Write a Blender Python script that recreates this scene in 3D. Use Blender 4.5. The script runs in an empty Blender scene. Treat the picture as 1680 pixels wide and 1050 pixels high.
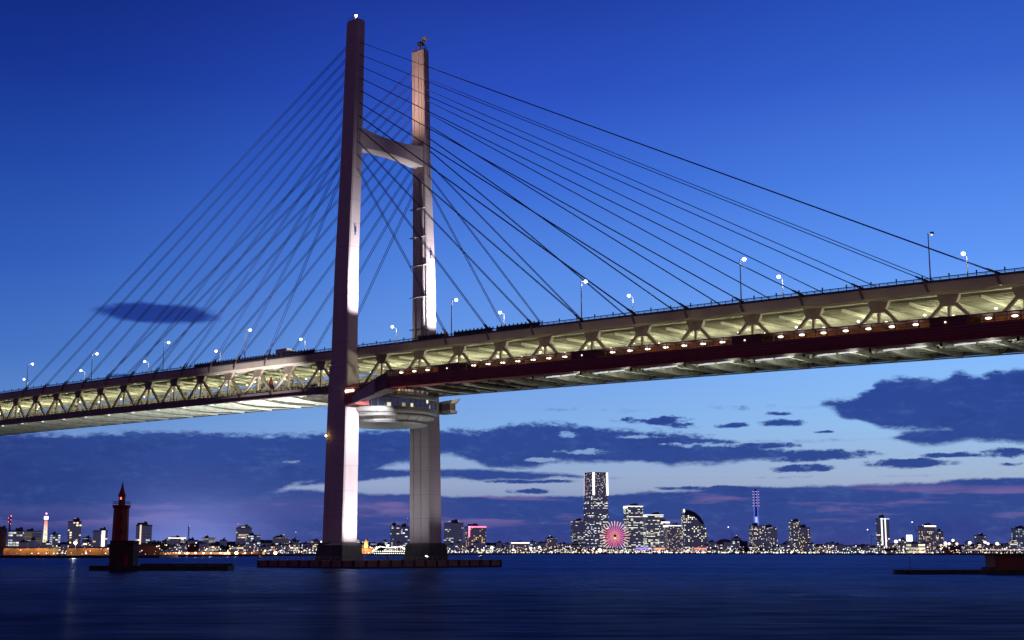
import bpy, bmesh, math, random
from mathutils import Vector, Matrix
R = random.Random(7)
S = bpy.context.scene
COL = S.collection

# ------------------------------------------------------------------ camera
F_PX, PITCH, AZ = 2196.377, 0.171723, -0.73287        # focal length in photo pixels, tilt up, heading
CX, CY, CZ = 309.406, -283.984, 4.562
CAMP = Vector((CX, CY, CZ))
FW = Vector((math.sin(AZ)*math.cos(PITCH), math.cos(AZ)*math.cos(PITCH), math.sin(PITCH)))
RT = Vector((math.cos(AZ), -math.sin(AZ), 0))
UP = RT.cross(FW)
HF = Vector((math.sin(AZ), math.cos(AZ), 0))           # level heading
cam = bpy.data.objects.new('camera', bpy.data.cameras.new('camera'))
COL.objects.link(cam)
cam.matrix_world = Matrix(((RT.x, UP.x, -FW.x, CX), (RT.y, UP.y, -FW.y, CY), (RT.z, UP.z, -FW.z, CZ), (0, 0, 0, 1)))
cam.data.sensor_width = 36
cam.data.lens = 36*F_PX/1680
cam.data.clip_start = 1
cam.data.clip_end = 60000
S.camera = cam
S.view_settings.view_transform = 'Standard'
S.view_settings.look = 'None'
S.view_settings.exposure = 0
S.view_settings.gamma = 1
S.cycles.use_denoising = True
S.cycles.max_bounces = 5
S.cycles.diffuse_bounces = 3
S.cycles.glossy_bounces = 3
S.cycles.sample_clamp_indirect = 4
S.cycles.caustics_reflective = False
S.cycles.caustics_refractive = False

def ray(x, y):
    return FW + RT*((x-840)/F_PX) - UP*((y-525)/F_PX)
def at(x, y, d):
    """the point seen at photo pixel (x, y) at level distance d from the camera"""
    v = ray(x, y)
    return CAMP + v*(d/v.dot(HF))
def azel(x, y):
    v = ray(x, y)
    h = math.hypot(v.x, v.y)
    return math.atan2(v.dot(RT), v.dot(HF)), math.atan2(v.z, h)
def lin(r, g, b):
    f = lambda c: (c/255/12.92) if c/255 <= 0.04045 else ((c/255+0.055)/1.055)**2.4
    return (f(r), f(g), f(b), 1)

# ------------------------------------------------------------------ dusk sky
class G:
    """small node-writing helper"""
    def __init__(s, t): s.t = t; s.n = t.nodes; s.l = t.links
    def new(s, k, **kw):
        n = s.n.new(k)
        for a, v in kw.items(): setattr(n, a, v)
        return n
    def put(s, v, sock):
        if hasattr(v, 'node') or isinstance(v, bpy.types.NodeSocket): s.l.new(v, sock)
        else: sock.default_value = v
    def m(s, op, a, b=0.0, c=None, clamp=False):
        n = s.new('ShaderNodeMath', operation=op, use_clamp=clamp)
        s.put(a, n.inputs[0]); s.put(b, n.inputs[1])
        if c is not None: s.put(c, n.inputs[2])
        return n.outputs[0]
    def dot(s, a, v):
        n = s.new('ShaderNodeVectorMath', operation='DOT_PRODUCT')
        s.put(a, n.inputs[0]); s.put(v, n.inputs[1]); return n.outputs['Value']
    def ss(s, x, lo, hi, a=0.0, b=1.0):
        n = s.new('ShaderNodeMapRange', interpolation_type='SMOOTHSTEP')
        s.put(x, n.inputs[0]); n.inputs[1].default_value = lo; n.inputs[2].default_value = hi
        n.inputs[3].default_value = a; n.inputs[4].default_value = b; return n.outputs[0]
    def mr(s, x, lo, hi, a=0.0, b=1.0):
        n = s.new('ShaderNodeMapRange')
        s.put(x, n.inputs[0]); n.inputs[1].default_value = lo; n.inputs[2].default_value = hi
        n.inputs[3].default_value = a; n.inputs[4].default_value = b; return n.outputs[0]
    def mix(s, f, a, b, mode='MIX'):
        n = s.new('ShaderNodeMix', data_type='RGBA', blend_type=mode)
        s.put(f, n.inputs[0]); s.put(a, n.inputs[6]); s.put(b, n.inputs[7]); return n.outputs[2]
    def ramp(s, x, stops):
        n = s.new('ShaderNodeValToRGB'); e = n.color_ramp.elements
        while len(e) > 1: e.remove(e[-1])
        for i, (p, c) in enumerate(stops):
            q = e[0] if i == 0 else e.new(p)
            q.position = p; q.color = c
        s.put(x, n.inputs[0]); return n.outputs[0]
    def xyz(s, x, y, z):
        n = s.new('ShaderNodeCombineXYZ')
        for i, v in enumerate((x, y, z)): s.put(v, n.inputs[i])
        return n.outputs[0]
    def noise(s, v, scale, detail=6, rough=0.55):
        n = s.new('ShaderNodeTexNoise')
        s.put(v, n.inputs['Vector']); n.inputs['Scale'].default_value = scale
        n.inputs['Detail'].default_value = detail; n.inputs['Roughness'].default_value = rough
        return n.outputs['Fac']
    def curve(s, x, pts):
        n = s.new('ShaderNodeFloatCurve'); c = n.mapping.curves[0]
        for i, (a, b) in enumerate(pts):
            q = c.points[i] if i < 2 else c.points.new(a, b)
            q.location = (a, b); q.handle_type = 'AUTO_CLAMPED'
        n.mapping.update(); s.put(x, n.inputs['Value']); return n.outputs[0]

def build_world():
    w = bpy.data.worlds.new('World'); S.world = w; w.use_nodes = True
    g = G(w.node_tree); g.n.clear()
    out = g.new('ShaderNodeOutputWorld'); bg = g.new('ShaderNodeBackground')
    g.l.new(bg.outputs[0], out.inputs[0])
    d = g.new('ShaderNodeTexCoord').outputs['Generated']
    dz = g.new('ShaderNodeSeparateXYZ'); g.l.new(d, dz.inputs[0]); dz = dz.outputs[2]
    e = g.m('ARCSINE', dz)
    df, dr = g.dot(d, tuple(HF)), g.dot(d, tuple(RT))
    a = g.m('ARCTAN2', dr, df)
    A0, A1, E0, E1 = -0.45, 0.45, -0.02, 0.22
    # clear sky: two elevation ramps, one for each end of the western sky
    en = g.mr(e, 0.0, 1.5708)
    def stops(lst):
        return sorted([(min(1, max(0, azel(840, y)[1]/1.5708)), lin(*c)) for y, c in lst])
    left = g.ramp(en, stops([(-1900, (8, 14, 54)), (-500, (11, 24, 82)), (0, (15, 40, 122)), (150, (22, 52, 144)), (300, (34, 72, 166)),
                             (450, (48, 92, 184)), (600, (70, 116, 196)), (700, (98, 140, 206)), (800, (146, 162, 200)), (890, (96, 98, 154))]))
    mid = g.ramp(en, stops([(-1900, (10, 16, 62)), (-500, (18, 36, 108)), (0, (32, 60, 162)), (150, (42, 78, 190)), (300, (58, 106, 212)),
                            (450, (86, 138, 228)), (600, (112, 160, 234)), (700, (130, 174, 230)), (790, (152, 170, 204)), (890, (102, 102, 158))]))
    right = g.ramp(en, stops([(-1900, (11, 20, 72)), (-500, (24, 48, 130)), (0, (38, 80, 184)), (150, (52, 98, 204)), (300, (74, 126, 228)),
                              (450, (96, 152, 246)), (600, (132, 186, 252)), (700, (150, 194, 240)), (790, (162, 180, 208)), (890, (104, 102, 160))]))
    sky = g.mix(g.ss(a, -0.40, 0.02), left, mid)
    sky = g.mix(g.ss(a, -0.05, 0.38), sky, right)
    # cloud layers in azimuth / elevation
    p = g.xyz(g.m('MULTIPLY', a, 1.0), g.m('MULTIPLY', e, 2.2), 0.0)
    n1 = g.m('SUBTRACT', g.noise(p, 24, 10, 0.68), 0.5)
    n2 = g.m('SUBTRACT', g.noise(g.xyz(g.m('ADD', a, 4.0), g.m('MULTIPLY', e, 3.0), 3.0), 15, 7, 0.6), 0.5)
    n4 = g.m('SUBTRACT', g.noise(g.xyz(a, g.m('MULTIPLY', e, 2.6), 11.0), 75, 8, 0.68), 0.5)
    n3 = g.noise(g.xyz(a, g.m('MULTIPLY', e, 9.0), 7.0), 9, 6, 0.55)           # long level streaks
    aw = g.m('ADD', a, g.m('MULTIPLY', n2, 0.035))
    ew = g.m('ADD', e, g.m('MULTIPLY', n1, 0.012))
    an = g.mr(aw, A0, A1)
    def edge(pts):
        q = []
        for x, y in pts:
            aa, ee = azel(x, y); q.append(((aa-A0)/(A1-A0), (ee-E0)/(E1-E0)))
        q = [(0.0, q[0][1])]+q+[(1.0, q[-1][1])]
        return g.mr(g.curve(an, q), 0, 1, E0, E1)
    def layer(top, bot, soft=0.0035, amp=0.02, botsoft=None):
        t = g.m('SUBTRACT', edge(top), ew); b = g.m('SUBTRACT', ew, edge(bot))
        t = g.m('ADD', t, g.m('ADD', g.m('MULTIPLY', n1, amp), g.m('MULTIPLY', n4, amp*0.75))); b = g.m('ADD', b, g.m('ADD', g.m('MULTIPLY', n2, amp*0.3), g.m('MULTIPLY', n4, amp*0.3)))
        soft = soft*1.15; botsoft = soft
        return g.m('MULTIPLY', g.ss(t, -soft*0.4, soft), g.ss(b, -(botsoft or soft)*0.4, botsoft or soft))
    def blob(x, y, hw, hh, soft=0.5, amp=2.2, up=1.0):
        a0, e0 = azel(x, y); sa, se = hw/F_PX, hh/F_PX
        u = g.m('DIVIDE', g.m('SUBTRACT', aw, a0), sa)
        v = g.m('DIVIDE', g.m('SUBTRACT', g.m('ADD', e, g.m('MULTIPLY', n1, 0.006)), e0), se)
        r = g.m('ADD', g.m('MULTIPLY', u, u), g.m('MULTIPLY', v, v))
        r = g.m('ADD', r, g.m('ADD', g.m('MULTIPLY', n1, amp*0.8), g.m('MULTIPLY', n4, amp*1.3)))
        return g.ss(r, 1.0, 1.0-soft*1.6)
    def union(lst):
        m = lst[0]
        for q in lst[1:]: m = g.m('MAXIMUM', m, q)
        return m
    main = layer([(0, 712), (120, 711), (300, 707), (420, 712), (540, 708), (650, 703), (725, 702), (790, 705), (835, 695), (905, 693), (965, 697), (1005, 702), (1080, 709), (1180, 719), (1250, 731), (1290, 738), (1330, 749)],
                 [(0, 830), (300, 830), (440, 812), (490, 797), (590, 789), (640, 764), (690, 756), (725, 746), (815, 768), (870, 769), (920, 760), (1000, 760), (1080, 766), (1180, 760), (1250, 757), (1330, 747)], 0.003, 0.022)
    holes = union([blob(935, 714, 20, 5, amp=4), blob(965, 741, 52, 5, amp=4.5), blob(885, 755, 30, 4, amp=4), blob(1165, 729, 74, 6, amp=5), blob(470, 757, 22, 4, amp=4), blob(1040, 716, 40, 4, amp=4.5)])
    main = g.m('MULTIPLY', main, g.m('SUBTRACT', 1.0, g.m('MULTIPLY', holes, 0.8)))
    strip = layer([(430, 806), (500, 790), (590, 768), (725, 769), (830, 770), (950, 779), (1035, 784)],
                  [(430, 806), (500, 798), (590, 790), (725, 783), (830, 789), (890, 786), (960, 785), (1035, 784)], 0.0018, 0.006)
    big = layer([(1325, 668), (1345, 658), (1385, 652), (1420, 640), (1445, 624), (1490, 619), (1545, 622), (1570, 609), (1605, 616), (1640, 604), (1690, 604)],
                [(1325, 666), (1355, 670), (1400, 688), (1445, 702), (1500, 706), (1545, 709), (1600, 722), (1690, 724)], 0.003, 0.020)
    lobe = layer([(1445, 720), (1480, 709), (1530, 700), (1600, 700), (1690, 700)], [(1445, 722), (1480, 727), (1530, 732), (1570, 728), (1620, 722), (1690, 727)], 0.003, 0.010)
    small = union([blob(1275, 678, 27, 5), blob(1288, 694, 42, 7), blob(1205, 698, 36, 5), blob(1075, 690, 62, 8, amp=3.5), blob(1110, 699, 44, 7, amp=3.5),
                   blob(1262, 731, 70, 6), blob(1325, 748, 112, 11), blob(1495, 761, 82, 8), blob(1312, 769, 64, 7), blob(1568, 747, 58, 5),
                   blob(1655, 742, 52, 9), blob(1655, 760, 26, 4), blob(870, 790, 86, 4), blob(865, 806, 34, 5), blob(1150, 801, 80, 4), blob(1352, 708, 16, 3)])
    low = layer([(0, 795), (300, 802), (420, 806), (480, 803), (590, 808), (680, 811), (800, 814), (900, 813), (960, 812), (1010, 811), (1075, 807), (1130, 804), (1180, 800), (1300, 797), (1420, 793), (1500, 790), (1600, 786), (1690, 782)],
                [(0, 960), (840, 960), (1690, 960)], 0.0016, 0.004)
    lens = g.m('MULTIPLY', g.m('MAXIMUM', blob(265, 514, 108, 19, 0.4, 0.5), blob(195, 616, 26, 5, 0.6)), 0.95)
    # cloud tints
    ct = g.ramp(g.mr(e, 0.0, 0.16), [(0.0, lin(58, 66, 136)), (0.18, lin(50, 72, 142)), (0.42, lin(48, 74, 146)), (0.62, lin(46, 74, 150)), (1.0, lin(38, 66, 150))])
    ct = g.mix(g.m('MULTIPLY', g.ss(g.m('ADD', n1, g.m('MULTIPLY', n4, 0.8)), -0.02, 0.30), 0.27), ct, lin(92, 124, 186))
    ct = g.mix(g.m('MULTIPLY', g.ss(g.m('ADD', n2, g.m('MULTIPLY', n4, 0.5)), 0.02, -0.25), 0.35), ct, lin(36, 54, 124))
    ct = g.mix(g.ss(a, -0.22, -0.42, 0, 0.45), ct, lin(30, 44, 106))
    # rosy streaks through the low bank, purple on its left part
    st = g.m('MULTIPLY', g.ss(n3, 0.52, 0.64), g.m('MULTIPLY', g.ss(e, 0.014, 0.026), g.ss(e, 0.052, 0.040)))
    ct_low = g.mix(g.m('MULTIPLY', st, 0.75), ct, lin(122, 104, 162))
    lf = g.m('MULTIPLY', g.m('MULTIPLY', g.ss(e, 0.018, 0.030), g.ss(e, 0.046, 0.034)), g.ss(a, -0.02, -0.08))
    ct_low = g.mix(g.m('MULTIPLY', lf, 0.24), ct_low, lin(100, 96, 158))
    # town glow on the low air behind the left bank
    a0, e0 = azel(312, 905)
    gl = g.m('ADD', g.m('POWER', g.m('DIVIDE', g.m('SUBTRACT', a, a0), 0.050), 2.0), g.m('POWER', g.m('DIVIDE', g.m('SUBTRACT', e, e0), 0.033), 2.0))
    gl = g.m('POWER', 2.718, g.m('MULTIPLY', gl, -1.0))
    sky = g.mix(lens, sky, lin(30, 54, 138))
    sky = g.mix(low, sky, ct_low)
    sky = g.mix(union([main, strip, big, lobe, small]), sky, ct)
    sky = g.mix(g.m('MULTIPLY', gl, 0.85), sky, lin(124, 138, 216))
    # the eastern half of the sky, opposite the afterglow, is dim and mauve
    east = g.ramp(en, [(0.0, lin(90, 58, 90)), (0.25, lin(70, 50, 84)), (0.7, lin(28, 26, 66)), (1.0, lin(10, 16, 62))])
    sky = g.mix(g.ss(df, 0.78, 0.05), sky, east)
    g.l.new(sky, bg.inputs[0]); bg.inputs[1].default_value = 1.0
build_world()

# ------------------------------------------------------------------ materials
MATS = {}
def mat(name, base, rough=0.6, metal=0.0, vary=0.12, scale=0.4, emit=None, estr=0.0, streak=0.0):
    if name in MATS: return MATS[name]
    m = bpy.data.materials.new(name); m.use_nodes = True
    g = G(m.node_tree); b = g.n['Principled BSDF']
    tc = g.new('ShaderNodeTexCoord').outputs['Object']
    if streak:
        mp = g.new('ShaderNodeMapping'); mp.inputs['Scale'].default_value = (1, 1, 0.06); g.l.new(tc, mp.inputs[0])
        nz = g.m('ADD', g.m('MULTIPLY', g.noise(mp.outputs[0], scale*3, 4), streak), g.m('MULTIPLY', g.noise(tc, scale, 5), 1-streak))
    else: nz = g.noise(tc, scale, 6)
    dk = tuple(c*(1-vary*2.2) for c in base[:3])+(1,); lt = tuple(min(1, c*(1+vary)) for c in base[:3])+(1,)
    g.l.new(g.mix(g.mr(nz, 0.3, 0.7), dk, lt), b.inputs['Base Color'])
    b.inputs['Roughness'].default_value = rough; b.inputs['Metallic'].default_value = metal
    if emit:
        b.inputs['Emission Color'].default_value = tuple(emit[:3])+(1,); b.inputs['Emission Strength'].default_value = estr
        m.cycles.emission_sampling = 'NONE'
    MATS[name] = m; return m
def glow(name, col, s): return mat(name, (0.8, 0.8, 0.8), 0.5, vary=0, emit=col, estr=s)

def facade(name, wall, cell=(9, 4), frac=0.3, ca=(1, .86, .62), cb=(.8, .9, 1), s=2.2, band=0.0, fill=(0.8, 0.55)):
    """dark wall with an added faint glow and a grid of windows of which some are lit"""
    if name in MATS: return MATS[name]
    m = bpy.data.materials.new(name); m.use_nodes = True
    g = G(m.node_tree); b = g.n['Principled BSDF']
    tc = g.new('ShaderNodeTexCoord')
    o = g.new('ShaderNodeSeparateXYZ'); g.l.new(tc.outputs['Object'], o.inputs[0])
    nn = g.new('ShaderNodeSeparateXYZ'); g.l.new(tc.outputs['Normal'], nn.inputs[0])
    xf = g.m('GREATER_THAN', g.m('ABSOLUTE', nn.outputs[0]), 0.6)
    u = g.m('ADD', g.m('MULTIPLY', o.outputs[1], xf), g.m('MULTIPLY', o.outputs[0], g.m('SUBTRACT', 1.0, xf)))
    u = g.m('ADD', g.m('DIVIDE', u, cell[0]), g.m('MULTIPLY', xf, 31.0)); v = g.m('DIVIDE', o.outputs[2], cell[1])
    rnd = g.new('ShaderNodeObjectInfo').outputs['Random']
    fu, fv = g.m('FLOOR', u), g.m('FLOOR', v)
    wn = g.new('ShaderNodeTexWhiteNoise', noise_dimensions='3D'); g.l.new(g.xyz(fu, fv, g.m('MULTIPLY', rnd, 97.0)), wn.inputs[0])
    row = g.new('ShaderNodeTexWhiteNoise', noise_dimensions='2D'); g.l.new(g.xyz(fv, g.m('MULTIPLY', rnd, 53.0), 0.0), row.inputs[0])
    val = g.m('ADD', wn.outputs['Value'], g.m('MULTIPLY', g.m('SUBTRACT', row.outputs['Value'], 0.5), band))
    lit = g.m('GREATER_THAN', val, 1-frac)
    pu, pv = g.m('FRACT', u), g.m('FRACT', v)
    pane = g.m('MULTIPLY', g.m('LESS_THAN', g.m('ABSOLUTE', g.m('SUBTRACT', pu, 0.5)), fill[0]/2), g.m('LESS_THAN', g.m('ABSOLUTE', g.m('SUBTRACT', pv, 0.5)), fill[1]/2))
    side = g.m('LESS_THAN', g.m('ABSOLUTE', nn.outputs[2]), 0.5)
    c2 = g.new('ShaderNodeSeparateColor'); g.l.new(wn.outputs['Color'], c2.inputs[0])
    ec = g.mix(c2.outputs[1], ca+(1,), cb+(1,))
    st = g.m('MULTIPLY', g.m('MULTIPLY', g.m('MULTIPLY', lit, pane), side), g.mr(c2.outputs[2], 0, 1, 0.18*s, 0.66*s))
    g.l.new(g.mix(g.m('MULTIPLY', pane, side), wall+(1,), tuple(c*0.35 for c in wall)+(1,)), b.inputs['Base Color'])
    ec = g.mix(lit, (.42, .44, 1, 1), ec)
    dim = g.m('MULTIPLY', side, 0.06); st = g.m('MAXIMUM', st, dim)  # faint blue glow added to every wall face to lift dark facades
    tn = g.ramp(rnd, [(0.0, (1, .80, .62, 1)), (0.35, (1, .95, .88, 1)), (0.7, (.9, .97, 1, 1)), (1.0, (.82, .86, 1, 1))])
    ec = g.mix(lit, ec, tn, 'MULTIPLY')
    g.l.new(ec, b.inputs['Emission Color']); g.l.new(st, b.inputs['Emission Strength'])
    b.inputs['Roughness'].default_value = 0.5
    m.cycles.emission_sampling = 'NONE'
    MATS[name] = m; return m

TOWER = mat('tower_paint', (0.60, 0.50, 0.51), 0.55, vary=0.07, scale=0.12, streak=0.5)
def plate_joints(m, step):
    g = G(m.node_tree); b = g.n['Principled BSDF']; src = b.inputs['Base Color'].links[0].from_socket
    o = g.new('ShaderNodeSeparateXYZ'); g.l.new(g.new('ShaderNodeTexCoord').outputs['Object'], o.inputs[0])
    f = g.m('LESS_THAN', g.m('FRACT', g.m('DIVIDE', o.outputs[2], step)), 0.12/step*1.5)
    g.l.new(g.mix(g.m('MULTIPLY', f, 0.45), src, (.22, .17, .17, 1)), b.inputs['Base Color'])
plate_joints(TOWER, 7.5)
STEEL = mat('girder_paint', (0.34, 0.28, 0.23), 0.6, vary=0.12, scale=0.25)
CHORD = mat('chord_paint', (0.20, 0.15, 0.16), 0.6, vary=0.15, scale=0.3)
FAIR = mat('fairing_paint', (0.56, 0.49, 0.42), 0.5, vary=0.12, scale=0.08, streak=0.3)
UNDER = mat('soffit_paint', (0.48, 0.48, 0.40), 0.7, vary=0.16, scale=0.2)
FLOORP = mat('floor_beam_paint', (0.62, 0.60, 0.54), 0.65, vary=0.18, scale=0.3)
CABLE = mat('cable_sheath', (0.04, 0.06, 0.26), 0.6, vary=0.1)
RAILM = mat('rail_paint', (0.05, 0.05, 0.10), 0.6, vary=0.1)
MAROON = mat('walkway_paint', (0.52, 0.12, 0.125), 0.55, vary=0.14, scale=0.25, streak=0.3)
ORANGE = mat('walkway_panel', (0.36, 0.16, 0.03), 0.6, vary=0.40, scale=0.35)
PLINTH = mat('plinth_concrete', (0.09, 0.085, 0.09), 0.9, vary=0.2, scale=0.3, streak=0.5)
FENDER = mat('fender_concrete', (0.30, 0.17, 0.16), 0.85, vary=0.2, scale=0.2, streak=0.6)
BLACKC = mat('wet_concrete', (0.05, 0.05, 0.055), 0.9, vary=0.2, scale=0.4)
REDP = mat('lighthouse_red', (0.30, 0.018, 0.012), 0.55, vary=0.12, scale=0.5, streak=0.4)
BRICK = mat('base_brick', (0.085, 0.05, 0.045), 0.85, vary=0.2, scale=0.8)
GREYM = mat('grey_metal', (0.30, 0.30, 0.32), 0.5, vary=0.1)
PANELW = mat('lounge_panel', (0.55, 0.54, 0.52), 0.5, vary=0.08, scale=0.3)
DARKG = mat('dark_glass', (0.02, 0.02, 0.025), 0.15, vary=0.0)
WHITEL = glow('lamp_white', (1.0, 0.97, 0.86), 3.5)
WALKL = glow('walkway_lamp_white', (1.0, 0.91, 0.74), 2.4)
YELL = glow('deck_lamp_yellow', (1.0, 0.98, 0.66), 2.6)
TUBEL = glow('tube_white', (0.86, 0.92, 1.0), .8)
POSTM = mat('post_grey', (0.42, 0.44, 0.46), 0.45, 0.3, vary=0.05)

# ------------------------------------------------------------------ mesh helpers
def hexa(bm, c):
    v = [bm.verts.new(p) for p in c]
    for f in ((0, 3, 2, 1), (4, 5, 6, 7), (0, 1, 5, 4), (1, 2, 6, 5), (2, 3, 7, 6), (3, 0, 4, 7)): bm.faces.new([v[i] for i in f])
def box(bm, x0, x1, y0, y1, z0, z1):
    hexa(bm, [(x0, y0, z0), (x1, y0, z0), (x1, y1, z0), (x0, y1, z0), (x0, y0, z1), (x1, y0, z1), (x1, y1, z1), (x0, y1, z1)])
def frustum(bm, z0, a0, b0, z1, a1, b1, cx=0, cy=0):
    hexa(bm, [(cx+sx*a+0, cy+sy*b, z) for z, a, b in ((z0, a0, b0), (z1, a1, b1)) for sx, sy in ((-1, -1), (1, -1), (1, 1), (-1, 1))])
def beam(bm, p, q, w, h=None, up=(0, 0, 1)):
    p, q = Vector(p), Vector(q); d = (q-p).normalized(); u = Vector(up)
    if abs(d.dot(u)) > 0.98: u = Vector((1, 0, 0))
    s = d.cross(u).normalized()*w/2; t = s.normalized().cross(d)*(h or w)/2
    hexa(bm, [p-s-t, p+s-t, p+s+t, p-s+t, q-s-t, q+s-t, q+s+t, q-s+t])
def tube(bm, p, q, r, n=6, r2=None):
    p, q = Vector(p), Vector(q); d = (q-p).normalized(); u = Vector((0, 0, 1)) if abs(d.z) < 0.98 else Vector((1, 0, 0))
    s = d.cross(u).normalized(); t = s.cross(d); r2 = r if r2 is None else r2
    A = [[bm.verts.new(c+(s*math.cos(k*6.28318/n)+t*math.sin(k*6.28318/n))*rr) for k in range(n)] for c, rr in ((p, r), (q, r2))]
    for k in range(n): bm.faces.new((A[0][k], A[0][(k+1) % n], A[1][(k+1) % n], A[1][k]))
    bm.faces.new(A[0][::-1]); bm.faces.new(A[1])
def lathe(bm, prof, n=32, cx=0, cy=0):
    rings = []
    for r, z in prof:
        rings.append([bm.verts.new((cx, cy, z))] if r < 1e-4 else [bm.verts.new((cx+r*math.cos(k*2*math.pi/n), cy+r*math.sin(k*2*math.pi/n), z)) for k in range(n)])
    for a, b in zip(rings, rings[1:]):
        for k in range(n):
            f = [a[k % len(a)], a[(k+1) % len(a)], b[(k+1) % len(b)], b[k % len(b)]]
            f = list(dict.fromkeys(f))
            if len(f) > 2: bm.faces.new(f)
def ball(bm, c, r, n=10, sz=1.0):
    lathe_pts = [(r*math.sin(math.pi*i/6), c[2]-r*sz*math.cos(math.pi*i/6)) for i in range(7)]
    lathe(bm, lathe_pts, n, c[0], c[1])
def prism(bm, pts, z0, z1):
    a = [bm.verts.new((x, y, z0)) for x, y in pts]; b = [bm.verts.new((x, y, z1)) for x, y in pts]; n = len(pts)
    for k in range(n): bm.faces.new((a[k], a[(k+1) % n], b[(k+1) % n], b[k]))
    bm.faces.new(a[::-1]); bm.faces.new(b)
def loft(bm, rings):
    A = [[bm.verts.new(p) for p in r] for r in rings]; n = len(A[0])
    for a, b in zip(A, A[1:]):
        for k in range(n): bm.faces.new((a[k], a[(k+1) % n], b[(k+1) % n], b[k]))
    bm.faces.new(A[0][::-1]); bm.faces.new(A[-1])
def obj(name, bm, m, parent=None, smooth=False, loc=None, keep=False):
    bmesh.ops.recalc_face_normals(bm, faces=bm.faces)
    me = bpy.data.meshes.new(name); bm.to_mesh(me); bm.free()
    me.materials.append(m)
    if smooth:
        for f in me.polygons: f.use_smooth = True
    o = bpy.data.objects.new(name, me); COL.objects.link(o)
    if parent: o.parent = parent
    if loc: o.location = loc
    return o
def NB(): return bmesh.new()
def tag(o, label, cat, group=None):
    o['label'] = label; o['category'] = cat
    if group: o['group'] = group
    return o
def struct(o, kind='structure'): o['kind'] = kind; return o
def thing(name, label, cat, loc=(0, 0, 0), rz=0, group=None):
    o = bpy.data.objects.new(name, None); COL.objects.link(o); o.location = loc; o.rotation_euler = (0, 0, rz)
    o.empty_display_size = 1
    return tag(o, label, cat, group)
def dup(o, parent=None, loc=None, rot=None):
    c = o.copy(); COL.objects.link(c); c.parent = parent
    if loc is not None: c.location = loc
    if rot is not None: c.rotation_euler = rot
    for ch in o.children: dup(ch, c)
    return c
def lamp(name, kind, loc, power, col, parent=None, aim=None, size=0.5, spot=60, blend=0.6):
    l = bpy.data.lights.new(name, kind); l.energy = power; l.color = col[:3]; l.shadow_soft_size = size
    if kind == 'SPOT': l.spot_size = math.radians(spot); l.spot_blend = blend
    o = bpy.data.objects.new(name, l); COL.objects.link(o); o.location = loc
    if aim is not None: o.rotation_euler = (Vector(aim)-Vector(loc)).to_track_quat('-Z', 'Y').to_euler()
    if parent: o.parent = parent
    return o

# ------------------------------------------------------------------ water and land
def build_water():
    bm = NB(); s = 26000
    v = [bm.verts.new((x*s+CX, y*s+CY, 0)) for x, y in ((-1, -1), (1, -1), (1, 1), (-1, 1))]; bm.faces.new(v)
    m = bpy.data.materials.new('sea_water'); m.use_nodes = True; g = G(m.node_tree); b = g.n['Principled BSDF']
    b.inputs['Base Color'].default_value = (0.0015, 0.004, 0.020, 1); b.inputs['IOR'].default_value = 1.33
    tc = g.new('ShaderNodeTexCoord').outputs['Object']
    rot = g.new('ShaderNodeMapping'); rot.inputs['Rotation'].default_value = (0, 0, AZ); g.l.new(tc, rot.inputs[0])
    sw = g.new('ShaderNodeMapping'); sw.inputs['Scale'].default_value = (0.35, 1, 1); g.l.new(rot.outputs[0], sw.inputs[0])
    h = g.m('ADD', g.noise(sw.outputs[0], 0.5, 5, 0.6), g.m('MULTIPLY', g.noise(sw.outputs[0], 0.07, 4, 0.6), 3.0))
    bp = g.new('ShaderNodeBump'); bp.inputs['Strength'].default_value = 0.35; bp.inputs['Distance'].default_value = 0.5
    g.l.new(h, bp.inputs['Height']); g.l.new(bp.outputs[0], b.inputs['Normal'])
    # wind lanes: rougher and smoother stretches of water
    b.inputs['Roughness'].default_value = 1.0; b.inputs['Specular IOR Level'].default_value = 0.0
    gl = g.new('ShaderNodeBsdfGlossy'); gl.inputs['Color'].default_value = (.36, .50, 1, 1)
    g.l.new(bp.outputs[0], gl.inputs['Normal'])
    g.l.new(g.mr(g.noise(sw.outputs[0], 0.012, 4, 0.6), 0.35, 0.65, 0.22, 0.36), gl.inputs['Roughness'])
    gi = g.new('ShaderNodeNewGeometry'); cs = g.new('ShaderNodeVectorMath', operation='DOT_PRODUCT')
    g.l.new(gi.outputs['True Normal'], cs.inputs[0]); g.l.new(gi.outputs['Incoming'], cs.inputs[1])
    fac = g.ss(cs.outputs['Value'], -0.01, 0.05, 0.28, 0.105)       # choppy water mirrors less the steeper one looks
    fac = g.m('ADD', fac, g.m('MULTIPLY', g.m('SUBTRACT', g.noise(sw.outputs[0], 0.045, 7, 0.75), 0.5), 0.11))
    fac = g.m('MULTIPLY', fac, g.mr(g.noise(sw.outputs[0], 0.30, 4, 0.6), 0.3, 0.7, 0.45, 1.55))
    ms = g.new('ShaderNodeMixShader'); g.l.new(fac, ms.inputs[0]); g.l.new(b.outputs[0], ms.inputs[1]); g.l.new(gl.outputs[0], ms.inputs[2])
    g.l.new(ms.outputs[0], g.n['Material Output'].inputs[0])
    struct(obj('water', bm, m))
build_water()
SHORE = [(-260, 1050), (60, 1050), (215, 1060), (262, 1080), (292, 1300), (440, 1500), (600, 2000), (835, 2600), (870, 3000), (1180, 3200), (1300, 2800), (1440, 2400), (1560, 2250), (1680, 2200), (1960, 2200)]
def shore_d(x):
    for (a, b), (c, d) in zip(SHORE, SHORE[1:]):
        if a <= x <= c: return b+(d-b)*(x-a)/(c-a)
    return SHORE[-1][1]
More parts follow.
